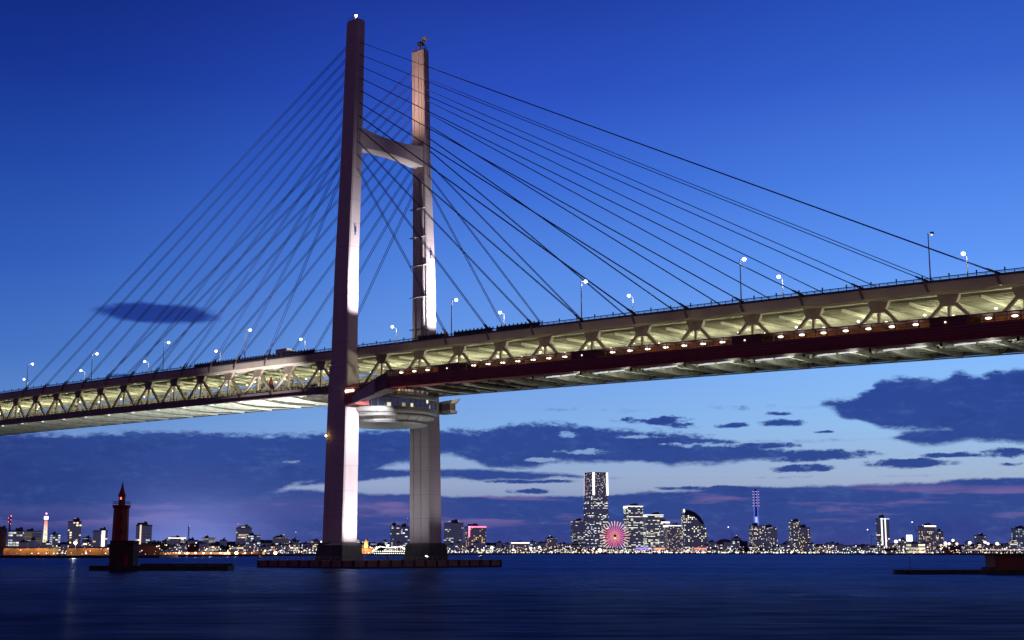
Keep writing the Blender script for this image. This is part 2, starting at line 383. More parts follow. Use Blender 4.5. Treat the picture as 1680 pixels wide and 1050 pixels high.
def build_land():
    bm = NB()
    fr = [at(x, 900, d) for x, d in SHORE]; bk = [at(x, 900, 12000) for x in (1960, 840, -260)]
    prism(bm, [(p.x, p.y) for p in fr+bk], -1, 2.2)
    struct(obj('waterfront_land', bm, mat('quay_ground', (0.06, 0.055, 0.055), 0.9, vary=0.2, scale=0.02)))
    # low wooded hills far behind the town
    for nm, x0, x1, d, ys in (('hills', -60, 480, 5200, [891, 893, 889, 893, 890, 886, 888, 884, 891]), ('hills', 420, 860, 6400, [893, 890, 888, 891, 893, 889, 891]), ('hills', 1180, 1760, 7000, [897, 895, 892, 896, 894, 893, 890, 894])):
        bm = NB(); top = []
        for i in range(61):
            t = i/60; k = t*(len(ys)-1); j = min(int(k), len(ys)-2); y = ys[j]+(ys[j+1]-ys[j])*(k-j)+R.uniform(-1.0, 1.0)
            top.append(at(x0+(x1-x0)*t, y, d))
        dv = HF*700
        rows = [[Vector((p.x, p.y, 2)) for p in top], [p+HF*220 for p in top], [Vector((p.x, p.y, p.z*0.5))+dv for p in top]]
        A = [[bm.verts.new(p) for p in r] for r in rows]
        for a, b in zip(A, A[1:]):
            for k in range(60): bm.faces.new((a[k], a[k+1], b[k+1], b[k]))
        struct(obj(nm, bm, mat('wooded_hill', (0.035, 0.045, 0.04), 0.95, vary=0.3, scale=0.02)))
build_land()

# ------------------------------------------------------------------ the bridge
def zf(x): return 65.882-0.019658*x-2.303e-5*x*x
def tilt(x): return math.atan(0.019658+4.606e-5*x)       # rotation about y that follows the road
XA, XB = -331.0, 303.0
NODES = [-15.6-16.1*k for k in range(19, -1, -1)]+[-1.45]+[12.7+16.2*k for k in range(18)]
bridge = thing('cable_stayed_bridge', 'huge floodlit cable-stayed bridge with an H-shaped tower and a two-level girder across the harbour', 'bridge')
LEGN = [(2.0, -17.3, 4.8, 2.95), (41.6, -16.95, 4.55, 2.73), (60.5, -16.9, 4.15, 2.62), (60.9, -16.9, 3.95, 2.22), (90, -16.8, 3.52, 2.11), (125, -15.8, 3.15, 1.96), (172, -15.07, 2.64, 1.8)]
LEGF = [(2.0, 18.8, 4.6, 2.98), (41.6, 17.8, 4.45, 2.75), (60.5, 17.3, 4.1, 2.6), (60.9, 17.3, 3.9, 2.2), (95, 16.6, 3.5, 2.05), (131, 15.0, 3.0, 1.62), (170.2, 13.6, 2.85, 1.45)]
def legat(T, z):
    for a, b in zip(T, T[1:]):
        if a[0] <= z <= b[0]:
            t = (z-a[0])/(b[0]-a[0]); return [a[i]+(b[i]-a[i])*t for i in range(4)]
    return list(T[-1])
def leg_ring(z, y, a, b, c=0.35):
    return [(-a+c, y-b, z), (a-c, y-b, z), (a, y-b+c, z), (a, y+b-c, z), (a-c, y+b, z), (-a+c, y+b, z), (-a, y+b-c, z), (-a, y-b+c, z)]
def build_tower():
    for T, sgn in ((LEGN, -1), (LEGF, 1)):
        bm = NB(); loft(bm, [leg_ring(*r) for r in T])
        top = T[-1]
        leg = obj('tower_leg', bm, TOWER, bridge)
        bm = NB()
        for q in (-0.55, 0.2, 0.62):
            for z0, z1 in ((8, 41.6), (41.6, 60), (62, 90), (90, 125), (133, top[0]-1)):
                if z0 < 61 and q == 0.62: continue
                a, b = legat(T, z0), legat(T, z1)
                ya, yb = a[1]-sgn*(a[3]+0.1), b[1]-sgn*(b[3]+0.1)
                beam(bm, (a[2]*q, ya, z0), (b[2]*q, yb, z1), 0.28, 0.24, (0, 1, 0))
        obj('vertical_rib', bm, TOWER, leg)
        bm = NB(); y = top[1]; z = top[0]
        box(bm, -top[2]*.8, top[2]*.8, y-top[3]*.8, y+top[3]*.8, z, z+0.5)
        for sx in (-1, 1):
            for sy in (-1, 1): tube(bm, (sx*top[2]*.75, y+sy*top[3]*.75, z+.5), (sx*top[2]*.75, y+sy*top[3]*.75, z+1.5), 0.07)
        for sy in (-1, 1): tube(bm, (-top[2]*.75, y+sy*top[3]*.75, z+1.4), (top[2]*.75, y+sy*top[3]*.75, z+1.4), 0.07)
        cap = obj('roof_cap', bm, mat('cap_red_brown', (0.25, 0.09, 0.05), 0.7), leg)  # reddish brown cap on the leg top
        if sgn < 0:
            bm = NB(); tube(bm, (-0.4, y, z+.5), (-0.4, y, z+1.6), 0.35, 8); ball(bm, (-0.4, y, z+1.9), 0.5); obj('beacon_housing', bm, GREYM, leg)
            bm = NB(); ball(bm, (0.35, y-0.3, z+2.1), 0.42); obj('beacon_light', bm, glow('beacon_white', (1, .95, .85), 12), leg)
        else:
            bm = NB(); tube(bm, (0.2, y, z+.5), (0.2, y, z+3.0), 0.16); lathe(bm, [(0.01, z+3.6), (0.9, z+3.4), (1.3, z+2.6), (1.15, z+2.4), (0.01, z+2.3)], 14, 0.2, y); obj('radar_dome', bm, mat('antenna_dark', (0.05, 0.05, 0.08), 0.6), leg)
            bm = NB(); tube(bm, (2.0, y+.3, z+.5), (2.0, y+.3, z+4.4), 0.14)
            for i in range(3): tube(bm, (1.4, y+.3, z+3.0+i*.7), (2.6, y+.3, z+3.0+i*.7), 0.09)
            obj('antenna_mast', bm, GREYM, leg)
            bm = NB(); lathe(bm, [(0.01, 0), (0.6, .12), (1.0, .45), (1.05, .5), (.9, .5), (0.01, .2)], 16); d = obj('dish_antenna', bm, PANELW, leg); d.location = (2.35, y-.35, z+3.6); d.rotation_euler = (math.radians(80), 0, math.radians(35))
            bm = NB()                                      # maintenance rails and ring platforms on the inner face
            for q in (0.35, 0.62):
                a, b = legat(T, 68), legat(T, 128)
                for z0, z1 in ((68, 95), (95, 128)):
                    a, b = legat(T, z0), legat(T, z1)
                    tube(bm, (a[2]*q, a[1]-a[3]-0.5, z0), (b[2]*q, b[1]-b[3]-0.5, z1), 0.11)
            obj('ladder_rail', bm, GREYM, leg)
            for z in (76, 86.5, 97, 106.5, 116):
                r = legat(T, z); bm = NB(); box(bm, -r[2]-.4, r[2]+.1, r[1]-r[3]-0.8, r[1]-r[3]-0.06, z-.12, z+.12); obj('inspection_platform', bm, GREYM, leg)
        r = legat(T, 103 if sgn < 0 else 101); bm = NB(); box(bm, r[2]+.005, r[2]+.5, r[1]-.5, r[1]-.05, r[0]-.8, r[0]+.8); box(bm, r[2]+.005, r[2]+.3, r[1]-.35, r[1]-.15, r[0]-1.8, r[0]-.85)
        obj('sensor_box', bm, CABLE, leg)
        bm = NB(); r = T[0]                                # concrete footing
        frustum(bm, -1, r[2]+1.6, r[3]+1.4, 6.6, r[2]+.9, r[3]+.8, 0, r[1]); frustum(bm, 6.6, r[2]+.9, r[3]+.8, 7.4, r[2]+.4, r[3]+.35, 0, r[1])
        obj('plinth', bm, PLINTH, bridge)
    # upper cross beam, deeper at its ends
    bm = NB(); rings = []
    for t in [i/12 for i in range(13)]:
        y0, y1 = legat(LEGN, 134)[1]+1.7, legat(LEGF, 134)[1]-1.5
        y = y0+(y1-y0)*t; h = abs(2*t-1)**2.2
        zt, zb = 135.7+1.2*h, 131.0-1.1*h; w = 2.35
        rings.append([(-w, y, zb), (w, y, zb), (w, y, zt), (-w, y, zt)])
    loft(bm, rings); obj('cross_beam', bm, TOWER, bridge)
    bm = NB(); box(bm, -3.4, 3.4, -14.3, 15.0, 45.5, 52.2); obj('cross_beam', bm, TOWER, bridge)
build_tower()

def sweep(bm, sec, x0, x1, step=8.1):
    n = max(1, round((x1-x0)/step)); rings = []
    for i in range(n+1):
        x = x0+(x1-x0)*i/n; rings.append([(x, y, zf(x)+z) for y, z in sec])
    loft(bm, rings)
def rect(y0, y1, z0, z1): return [(y0, z0), (y1, z0), (y1, z1), (y0, z1)]
def build_deck():
    bm = NB(); sweep(bm, [(-14.9, 0), (-14.9, -.35), (-14.65, -2.05), (-13.9, -2.45), (13.9, -2.45), (14.65, -2.05), (14.9, -.35), (14.9, 0)], XA, XB)
    up = obj('upper_deck', bm, FAIR, bridge)
    bm = NB()
    for y in (-11, -9, -7, -5, -3, -1, 1, 3, 5, 7, 9, 11): sweep(bm, rect(y-.16, y+.16, -3.1, -2.553), XA, XB, 16)
    obj('soffit_ribbing', bm, UNDER, up)
    bm = NB(); sweep(bm, rect(-13.6, 13.6, -2.55, -2.453), XA, XB, 16)
    obj('soffit', bm, UNDER, up)
    bm = NB(); x = XA+2
    while x < XB: box(bm, x-.2, x+.2, -12.2, 12.2, zf(x)-3.75, zf(x)-3.103); x += 8.1
    obj('transverse_stiffener', bm, UNDER, up)
    bm = NB(); sweep(bm, rect(-14.4, 14.4, .004, .06), XA, XB, 16); obj('road_surface', bm, mat('asphalt', (.05, .05, .052), .9, vary=.15), up)
    for s in (-1, 1):                                      # parapet, top rail and posts
        bm = NB(); sweep(bm, rect(*sorted((s*14.6, s*14.85)), .003, 0.55), XA, XB)
        kerb = obj('parapet', bm, RAILM, bridge)
        bm = NB(); sweep(bm, rect(*sorted((s*14.64, s*14.8)), 1.02, 1.2), XA, XB); sweep(bm, rect(*sorted((s*14.68, s*14.76)), .78, .86), XA, XB)
        x = XA+1
        while x < XB: box(bm, x-.07, x+.07, *sorted((s*14.68, s*14.78)), zf(x)+.55, zf(x)+1.02); x += 2.0
        x = XA+1
        while x < XB: box(bm, x-.13, x+.13, *sorted((s*14.62, s*14.82)), zf(x)+1.2, zf(x)+1.75); x += 6.0
        obj('handrail', bm, RAILM, kerb)
    for x0, x1, s in ((-82, -34.5, -1), (-33, -17, -1), (30, 42, -1), (44.5, 59.5, -1), (61, 77, -1)):     # solid wind screens on the rail near the tower
        bm = NB(); sweep(bm, rect(-14.55, -14.45, .25, 1.55), x0, x1, 4)
        x = x0+.4
        while x < x1: box(bm, x-.18, x+.18, -14.6, -14.4, zf(x)+.1, zf(x)+1.95); x += 1.5
        obj('wind_screen', bm, mat('screen_dark', (0.03, 0.035, 0.05), 0.7, vary=0.2), bridge)
    bm = NB(); sweep(bm, rect(-12, 12, -11.6, -10.9), XA, XB); lo = obj('lower_deck', bm, mat('slab_grey', (.17, .17, .15), .85, vary=.2), bridge)
    for s in (-1, 1):
        bm = NB(); sweep(bm, rect(*sorted((s*12.05, s*13.3)), -12.4, -10.5), XA, XB); c = obj('lower_chord', bm, CHORD, bridge)
        bm = NB(); sweep(bm, rect(*sorted((s*13.303, s*13.7)), -12.75, -12.45), XA, XB); obj('service_pipe', bm, CHORD, c)
        bm = NB(); sweep(bm, rect(*sorted((s*12.3, s*12.45)), -9.6, -9.45), XA, XB)
        x = XA+1
        while x < XB: box(bm, x-.08, x+.08, *sorted((s*12.3, s*12.45)), zf(x)-10.5, zf(x)-9.6); x += 2.7
        obj('handrail', bm, RAILM, c)
    bm = NB(); sweep(bm, rect(12.1, 12.25, -10.5, -3.95), XA, XB)
    nb = obj('noise_barrier', bm, mat('barrier_grey', (.26, .26, .22), .8, vary=.2, scale=.3), bridge)
    bm = NB()
    for z in (-10.0, -8.8, -7.6, -6.4, -5.2, -4.1): sweep(bm, rect(11.98, 12.097, z-.08, z+.08), XA, XB)
    x = XA+1
    while x < XB: box(bm, x-.12, x+.12, 11.9, 12.097, zf(x)-10.5, zf(x)-3.9); x += 4.05
    obj('barrier_frame', bm, CHORD, nb)
    bm = NB(); sweep(bm, rect(-11.6, -11.45, -10.9, -9.9), XA, XB); obj('crash_barrier', bm, STEEL, bridge)
    # truss: one node with its gusset, two slanting members and a post
    def node(s):
        y = s*12.7
        bm = NB(); v = [(-2.5, -2.56), (2.5, -2.56), (2.0, -3.9), (1.1, -5.0), (-1.1, -5.0), (-2.0, -3.9)]
        a = [bm.verts.new((x, y-.5, z)) for x, z in v]; b = [bm.verts.new((x, y+.5, z)) for x, z in v]
        for k in range(6): bm.faces.new((a[k], a[(k+1) % 6], b[(k+1) % 6], b[k]))
        bm.faces.new(a[::-1]); bm.faces.new(b)
        nd = obj('truss_gusset', bm, STEEL, bridge)
        for k in (-1, 1):
            bm = NB(); beam(bm, (k*1.2, y, -4.2), (k*7.5, y, -10.6), .7, .7, (0, 1, 0)); obj('truss_diagonal', bm, STEEL, nd)
        bm = NB(); beam(bm, (0, y, -4.7), (0, y, -10.6), .55, .6, (0, 1, 0)); obj('truss_post', bm, STEEL, nd)
        return nd
    for s in (-1, 1):
        p = None
        for x in NODES:
            if s < 0 and x == -1.45: continue
            if p is None: p = node(s); n = p
            else: n = dup(p, bridge)
            n.location = (x, 0, zf(x)); n.rotation_euler = (0, tilt(x), 0)
    # floor panel: fish-bellied floor beam, intermediate beam, crossed bracing
    bm = NB(); w = []
    for y in [-13+26*i/16 for i in range(17)]:
        d = 0.55+1.1*math.cos(math.pi*y/27.5)**0.7
        w.append([(-.18, y, -11.603-d), (.18, y, -11.603-d), (.18, y, -11.603), (-.18, y, -11.603)])
    loft(bm, w)
    w = [[(-.75, r[0][1], r[0][2]-.14), (.75, r[0][1], r[0][2]-.14), (.75, r[0][1], r[0][2]-.003), (-.75, r[0][1], r[0][2]-.003)] for r in w]
    loft(bm, w)
    pr = obj('floor_beam', bm, FLOORP, bridge)
    bm = NB()
    for sx in (-1, 1):
        beam(bm, (.9, sx*12.4, -12.05), (15.3, -sx*12.4, -12.05-.31*0), .7, .5)
    obj('floor_brace', bm, FLOORP, pr)
    bm = NB(); box(bm, 7.9, 8.3, -12, 12, -13.0, -11.604); obj('cross_girder', bm, FLOORP, pr)
    bm = NB()
    for y in (-8, -4, 0, 4, 8): beam(bm, (.2, y, -11.85), (15.9, y, -11.85), .3, .48)
    obj('stringer', bm, FLOORP, pr)
    first = True
    for x in NODES:
        q = pr if first else dup(pr, bridge); first = False
        q.location = (x, 0, zf(x)); q.rotation_euler = (0, tilt(x), 0)
build_deck()

def build_stays():
    TOPZ = [164.6, 160.5, 156.7, 152.8, 148.7, 144.6, 140.3, 136.2, 131.8, 127.6, 123.3]
    XD = [203, 187.3, 172, 157, 141, 125, 109, 91.7, 75, 58.5, 42]
    for T, s in ((LEGN, -1), (LEGF, 1)):
        for dr in (1, -1):
            for zt, xd in zip(TOPZ, XD):
                r = legat(T, zt); x = xd if dr > 0 else -(xd-2.5 if xd > 60 else xd)
                bm = NB()
                for o in (-.38, .38):
                    a, b = (dr*r[2]*.9, r[1]+o, zt+(0.8 if dr < 0 else 0)), (x, s*14.35+o, zf(x)+.4)
                    tube(bm, a, b, 0.098, 6)
                c = obj('stay_cable', bm, CABLE, bridge)
                d = (Vector(b)-Vector(a)).normalized(); bm = NB()
                for o in (-.38, .38):
                    p = Vector((x, s*14.35+o, zf(x)+.4)); tube(bm, p-d*0.2, p-d*3.2, 0.26, 8, .2)
                obj('anchor_sleeve', bm, STEEL if (dr > 0 and xd < 50) else RAILM, c)
                bm = NB(); ys = sorted((s*14.86, s*15.12)); hexa(bm, [(x-.3, ys[0], zf(x)-2.0), (x+.3, ys[0], zf(x)-2.0), (x+.3, ys[1], zf(x)-2.0), (x-.3, ys[1], zf(x)-2.0), (x-.3+dr*-.9, ys[0], zf(x)+.6), (x+.3+dr*-.9, ys[0], zf(x)+.6), (x+.3+dr*-.9, ys[1], zf(x)+.6), (x-.3+dr*-.9, ys[1], zf(x)+.6)]); obj('anchor_bracket', bm, CHORD, c)
build_stays()

def build_lounge():
    cx, cy = 1.0, 0
    lounge = None
    bm = NB(); lathe(bm, [(0.01, 43.6), (12.4, 43.4), (12.7, 43.7), (12.9, 44.4), (14.9, 45.3), (15.1, 45.7), (15.1, 46.2), (15.8, 46.5), (16.0, 47.0), (16.0, 48.0), (15.5, 48.02), (0.01, 48.02)], 48, cx, cy)
    lounge = obj('sky_lounge', bm, PANELW, bridge)
    lounge['label'] = 'round grey observation lounge hung between the tower legs below the deck'
    bm = NB()
    for r, z in ((15.83, 47.4), (15.1, 45.95), (12.72, 43.9)): lathe(bm, [(r-.3, z-.09), (r+.13, z-.09), (r+.13, z+.09), (r-.3, z+.09)], 48, cx, cy)
    for k in range(24):
        t = k*2*math.pi/24; c, q = math.cos(t), math.sin(t); beam(bm, (cx+12.95*c, cy+12.95*q, 44.36), (cx+14.9*c, cy+14.9*q, 45.24), .12, .14)
    obj('soffit_rib', bm, mat('rib_dark', (.16, .16, .17), .6), lounge)
    bm = NB(); lathe(bm, [(15.2, 48.03), (15.2, 50.6)], 48, cx, cy)
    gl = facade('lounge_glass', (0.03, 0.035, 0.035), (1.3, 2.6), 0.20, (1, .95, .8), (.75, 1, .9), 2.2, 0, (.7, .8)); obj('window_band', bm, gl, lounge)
    bm = NB()
    for k in range(48):
        t = k*2*math.pi/48; p = (cx+15.35*math.cos(t), cy+15.35*math.sin(t)); tube(bm, (*p, 48.0), (*p, 50.62), .09, 5)
    obj('window_mullion', bm, GREYM, lounge)
    bm = NB(); lathe(bm, [(0.01, 50.62), (15.9, 50.62), (16.1, 50.9), (16.1, 51.7), (15.6, 52.0), (0.01, 52.2)], 48, cx, cy); obj('roof', bm, PANELW, lounge)
    bm = NB(); lathe(bm, [(13.4, 52.0), (13.4, 53.6)], 40, cx, cy)
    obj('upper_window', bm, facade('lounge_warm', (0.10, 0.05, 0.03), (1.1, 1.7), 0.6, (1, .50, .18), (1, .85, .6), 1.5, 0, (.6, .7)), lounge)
    bm = NB(); lathe(bm, [(0.01, 53.6), (13.7, 53.6), (13.7, 53.9), (0.01, 53.9)], 40, cx, cy); obj('upper_roof', bm, CHORD, lounge)
    # stair tower at the near leg and the sloping passage up to the walkway
    bm = NB(); box(bm, 4.3, 8.4, -20.4, -13.9, 48.2, 51.4); e = obj('entrance_block', bm, MAROON, bridge)
    bm = NB(); box(bm, 4.3, 8.6, -20.6, -13.8, 53.2, 53.6); obj('roof', bm, MAROON, e)
    bm = NB()
    for i in range(4): ball(bm, (5.0+i, -20.2, 52.2), 0.42)
    obj('entrance_lamp', bm, glow('lamp_peach', (1, .72, .5), 4), e)
    bm = NB(); hexa(bm, [(8.45, -20.2, 49.2), (23, -20.2, 51.6), (23, -15.6, 51.6), (8.45, -15.6, 49.2), (8.45, -20.2, 52.0), (23, -20.2, 56.6), (23, -15.6, 56.6), (8.45, -15.6, 52.0)]); r = obj('sloping_passage', bm, CHORD, bridge)
    bm = NB(); hexa(bm, [(8.5, -20.9, 48.2), (18, -20.9, 50.2), (18, -20.25, 50.2), (8.5, -20.25, 48.2), (8.5, -20.9, 50.2), (18, -20.9, 54.4), (18, -20.25, 54.4), (8.5, -20.25, 50.2)]); obj('cladding', bm, PANELW, r)
    bm = NB(); box(bm, 3, 9.0, 20.3, 23.4, 48.4, 49.4); p = obj('bearing_platform', bm, PANELW, bridge)
    bm = NB(); box(bm, 3.5, 8.6, 20.4, 23.0, 49.4, 51.6); obj('plant_room', bm, CHORD, p)
    bm = NB(); hexa(bm, [(3, 20.3, 51.62), (9, 20.3, 51.62), (9, 23.2, 51.62), (3, 23.2, 51.62), (3, 20.3, 52.2), (10, 20.3, 52.6), (10.5, 23.6, 53.2), (3, 23.6, 53.0)]); obj('canopy', bm, PANELW, p)
    lamp('platform_light', 'POINT', (11.5, 21, 50.6), 130, (1, .85, .5), bridge)
build_lounge()

def build_walkway():
    x0, x1 = 22.0, XB
    bm = NB(); sweep(bm, [(-20.0, -10.3), (-20.0, -12.5), (-19.6, -13.5), (-15.4, -13.5), (-15.0, -12.5), (-15.0, -10.3)], x0, x1)
    w = obj('hanging_walkway', bm, MAROON, bridge)
    w['label'] = 'maroon enclosed footway hung along the lower deck'
    bm = NB(); sweep(bm, rect(-20.1, -14.9, -8.65, -8.42), x0, x1); obj('roof', bm, CHORD, w)
    bm = NB()
    for z in (-10.9, -11.5, -12.1): sweep(bm, rect(-20.16, -20.003, z-.10, z+.10), x0, x1)
    obj('moulding', bm, mat('moulding_paint', (0.26, 0.10, 0.11), 0.5), w)
    bm = NB(); sweep(bm, rect(-20.06, -19.95, -9.95, -9.85), x0, x1)
    x = x0+.4
    while x < x1:
        box(bm, x-.09, x+.09, -20.05, -19.9, zf(x)-10.3, zf(x)-8.655); x += 2.7
    obj('window_frame', bm, RAILM, w)
    bm = NB(); sweep(bm, rect(-15.15, -15.0, -10.297, -8.653), x0, x1); obj('back_wall', bm, ORANGE, w)
    # brackets that carry the footway off the lower chord
    pb = None
    for x in NODES:
        if x < 26: continue
        if pb is None:
            bm = NB(); hexa(bm, [(-.3, -18, -14.3), (.3, -18, -14.3), (.3, -13.35, -13.0), (-.3, -13.35, -13.0), (-.3, -18, -13.55), (.3, -18, -13.55), (.3, -13.35, -12.0), (-.3, -13.35, -12.0)]); pb = q = obj('bracket', bm, CHORD, w)
        else: q = dup(pb, w)
        q.location = (x, 0, zf(x))
    # ceiling lamps and blind service bays
    pl = None; pt = None; ps = None
    bays = [43.5+48.5*k+4.5 for k in range(6)]
    for k in range(6):
        xs = [20.8+5.45*i+48.4*k for i in range(7)]
        for i, x in enumerate(xs):
            if k == 0 and (i > 3): continue
            if k > 0 and i == 0: x = x-1.5+1.5
            x = x-(12.9 if k > 0 else 0)+(0.9 if k == 0 else 0)
            if x > x1-2 or x < x0: continue
            if pl is None:
                bm = NB(); lathe(bm, [(0.01, -.22), (.52, -.15), (.70, 0), (.52, .15), (0.01, .22)], 14); pl = q = obj('walkway_lamp', bm, WALKL, w)
            else: q = dup(pl, w)
            q.location = (x, -18.6, zf(x)-9.3)
            lamp('walkway_light', 'POINT', (x, -18.6, zf(x)-9.75), 70, (1, .86, .62), w, size=.5)
    pw = None  # added lamps on the walkway roof, put in to brighten the fairing
    for x in NODES:
        if x < 24: continue
        if pw is None:
            bm = NB(); box(bm, -.5, .5, -.2, .2, 0, .16); pw = q = obj('fairing_fill_lamp', bm, GREYM, w); bm = NB(); box(bm, -.42, .42, -.14, .14, .163, .2); obj('lens', bm, glow('fairing_fill_lens', (1, .95, .7), 2), pw)
        else: q = dup(pw, w)
        q.location = (x, -19.6, zf(x)-8.41)
        lamp('fairing_fill_light', 'POINT', (x, -19.6, zf(x)-7.7), 210, (1, .88, .55), w, size=.5)
    for b in bays:
        if b > x1-4: continue
        bm = NB(); sweep(bm, rect(-20.2, -20.07, -10.303, -8.4), b-4, b+4, 4); ps = obj('service_bay', bm, mat('bay_dark', (0.22, 0.085, 0.07), 0.6), w)
        bm = NB(); ball(bm, (b-.5, -20.2, zf(b)-9.6), .2, 8); obj('bay_lamp', bm, WALKL, ps)
    for x in NODES:
        if x < -8:
            bm = NB(); box(bm, -.5, .5, -.2, .2, -.15, .15); q = obj('soffit_fill_lamp', bm, TUBEL, bridge); q.location = (x+8, -13.9, zf(x+8)-13.0)
            lamp('soffit_fill_light', 'POINT', (x+8, -13.2, zf(x+8)-14.6), 260, (.95, 1, .9), q.parent, size=.6)  # added fixtures and lights, put in to brighten the side span underside
        if x < 70: continue
        for o in (3.2, 8.6):
            if pt is None:
                bm = NB(); box(bm, -2.3, 2.3, -.17, .17, -.12, .12); box(bm, -.05, .05, -.05, .05, .121, 1.2); pt = q = obj('tube_lamp', bm, TUBEL, w)
            else: q = dup(pt, w)
            q.location = (x+o, -13.55, zf(x)-13.6)
        lamp('tube_light', 'POINT', (x+5.9, -6.0, zf(x)-15.6), 900, (.95, 1, .78), w, size=.6)
build_walkway()

def build_deck_lamps():
    p = None; x = -320
    k = 0
    while x < XB-5:
        for y, dx, dz in ((-4.0, 0, -4.9), (2.0, 4.0, -4.7)):
            xx = x+dx
            if p is None:
                bm = NB(); ball(bm, (0, 0, 0), .34, 10, .7); p = q = obj('ceiling_lamp', bm, YELL, bridge)
                bm = NB(); tube(bm, (0, 0, .25), (0, 0, 1.2), .06); obj('lamp_stem', bm, GREYM, p)
            else: q = dup(p, bridge)
            q.location = (xx, y, zf(xx)+dz)
        lamp('lower_deck_light', 'POINT', (x+2, -1.5, zf(x)-8.0), 3300, (1, .98, .66), bridge, size=.8)
        x += 24.25/1.5
build_deck_lamps()

def build_street_lamps():
    near = [-247.5, -199, -150, -102, -54, 43, 91, 140, 187.5, 236, 284]; far = [-300, -251, -203, -155, -107, -57, -10, 38, 87, 135, 184, 232, 280]
    def proto():
        t = thing('street_lamp', 'x', 'street lamp')
        bm = NB(); tube(bm, (0, 0, 0), (0, 0, 11.2), .17, 8, .11); tube(bm, (0, 0, 11.1), (0, 1.7, 11.6), .08, 6); box(bm, -.25, .25, -.25, .25, 0, .5); obj('post', bm, POSTM, t)
        bm = NB(); ball(bm, (0, 1.9, 11.45), .52, 12, .8); obj('lamp_head', bm, WHITEL, t)
        return t
    p = None
    for lst, y, rz, nm in ((near, -14.0, 0, 'near'), (far, 14.0, math.pi, 'far')):
        for x in lst:
            t = proto() if p is None else dup(p)
            p = p or t
            t.location = (x, y, zf(x)+.02); t.rotation_euler = (0, 0, rz)
            t['group'] = 'street lamps along the upper deck'
            side = 'dark stemmed street lamp on near parapet' if y < 0 else 'pale stemmed street lamp on far parapet'
            L = near if y < 0 else far
            if x < 0:
                c = [q for q in L if q < 0][::-1]; where = 'nearest before tower' if c.index(x) == 0 else f'{["","second","third","fourth","fifth","sixth","seventh"][c.index(x)]} along side span'
            else:
                c = [q for q in L if q >= 0]; where = 'first past tower' if c.index(x) == 0 else f'{["","second","third","fourth","fifth","sixth","seventh"][c.index(x)]} past tower on main span'
            t['label'] = f'{side}, {where}'
            if y < 0 and x == 187.5:
                for ch in list(t.children):
                    if ch.name.startswith('lamp_head'): ch.data = ch.data.copy(); ch.data.materials[0] = RAILM
                t['label'] = 'unlit dark street lamp on near parapet, fourth past tower on main span'
                continue
            l = lamp('street_lamp_light', 'POINT', (0, 1.9, 10.6), 420, (1, .96, .84), t, size=.5)
build_street_lamps()

def build_pier():
    a, b = 21.5, 30.5
    t = thing('fender_platform', 'low brown concrete fender platform ringing the tower footings at the waterline', 'platform')
    bm = NB()
    for x0, x1, y0, y1 in ((-a, a, -b, -b+4), (-a, a, b-4, b), (-a, -a+4, -b+4, b-4), (a-4, a, -b+4, b-4)): box(bm, x0, x1, y0, y1, -2, 2.2)
    obj('wall', bm, FENDER, t)
    bm = NB(); box(bm, -a+4, a-4, -b+4, b-4, -2, 1.2); obj('deck', bm, BLACKC, t)
    n = 13
    for i in range(n+1):
        y = -b+2*b*i/n; bm = NB(); box(bm, a+.003, a+.25, y-.35, y+.35, -2, 2.26); obj('buffer_post', bm, BLACKC, t)
    for i in range(10):
        x = -a+2*a*i/9; bm = NB(); box(bm, x-.35, x+.35, -b-.25, -b-.003, -2, 2.26); obj('buffer_post', bm, BLACKC, t)
    bm = NB(); box(bm, -a-.15, a+.3, -b-.3, b+.15, -1, .45); obj('tide_band', bm, BLACKC, t)
    bm = NB()
    for i in range(28):
        y = -b+1+i*(2*b-2)/27; tube(bm, (a-.6, y, 2.2), (a-.6, y, 3.2), .05, 5)
    tube(bm, (a-.6, -b+1, 3.15), (a-.6, b-1, 3.15), .05, 5); tube(bm, (-a+1, -b+.6, 3.15), (a-1, -b+.6, 3.15), .05, 5)
    for i in range(18):
        x = -a+1+i*(2*a-2)/17; tube(bm, (x, -b+.6, 2.2), (x, -b+.6, 3.2), .05, 5)
    obj('handrail', bm, GREYM, t)
build_pier()

def floodlight(loc, aim, power, col, spot, label, size=.4, blend=.7):
    t = thing('floodlight', label, 'floodlight', loc, group='floodlights that light the bridge')
    d = (Vector(aim)-Vector(loc)).normalized()
    bm = NB(); tube(bm, (0, 0, 0), (0, 0, .7), .1); box(bm, -.35, .35, -.35, .35, -.0, .12); obj('stand', bm, GREYM, t)
    bm = NB(); tube(bm, Vector((0, 0, .9))-d*.45, Vector((0, 0, .9))+d*.25, .3, 12, .55); obj('housing', bm, GREYM, t)
    bm = NB(); tube(bm, Vector((0, 0, .9))+d*.252, Vector((0, 0, .9))+d*.3, .46, 12); obj('lens', bm, glow('flood_lens', (1, .98, .9), 6), t)
    l = lamp('flood_beam', 'SPOT', Vector((0, 0, .9))+d*.6, power, col, t, size=size, spot=spot, blend=blend)
    l.rotation_euler = d.to_track_quat('-Z', 'Y').to_euler()
W1 = (.97, .95, 1)
floodlight((21.0, -17.0, 2.2), (4.6, -17, 17), 54000, W1, 64, 'floodlight on the fender platform aimed up the near tower leg', blend=1)
floodlight((23.6, -17.2, 49.6), (4.6, -17, 33), 54000, W1, 92, 'floodlight under the end of the footway aimed down the near tower leg', blend=1)
floodlight((21.0, 22.0, 2.2), (4.6, 19, 40), 8000, W1, 80, 'floodlight on the fender platform aimed up the far tower leg', blend=1)
floodlight((0, -10.0, 1.25), (0, 17, 34), 12000, (.86, .97, 1), 90, 'floodlight on the fender platform aimed across at the inner face of the far leg', blend=1)
floodlight((22.0, -15.4, 64.5), (3.5, -16.9, 90), 230000, W1, 50, 'floodlight on the near edge of the deck aimed up the near tower leg', blend=1)
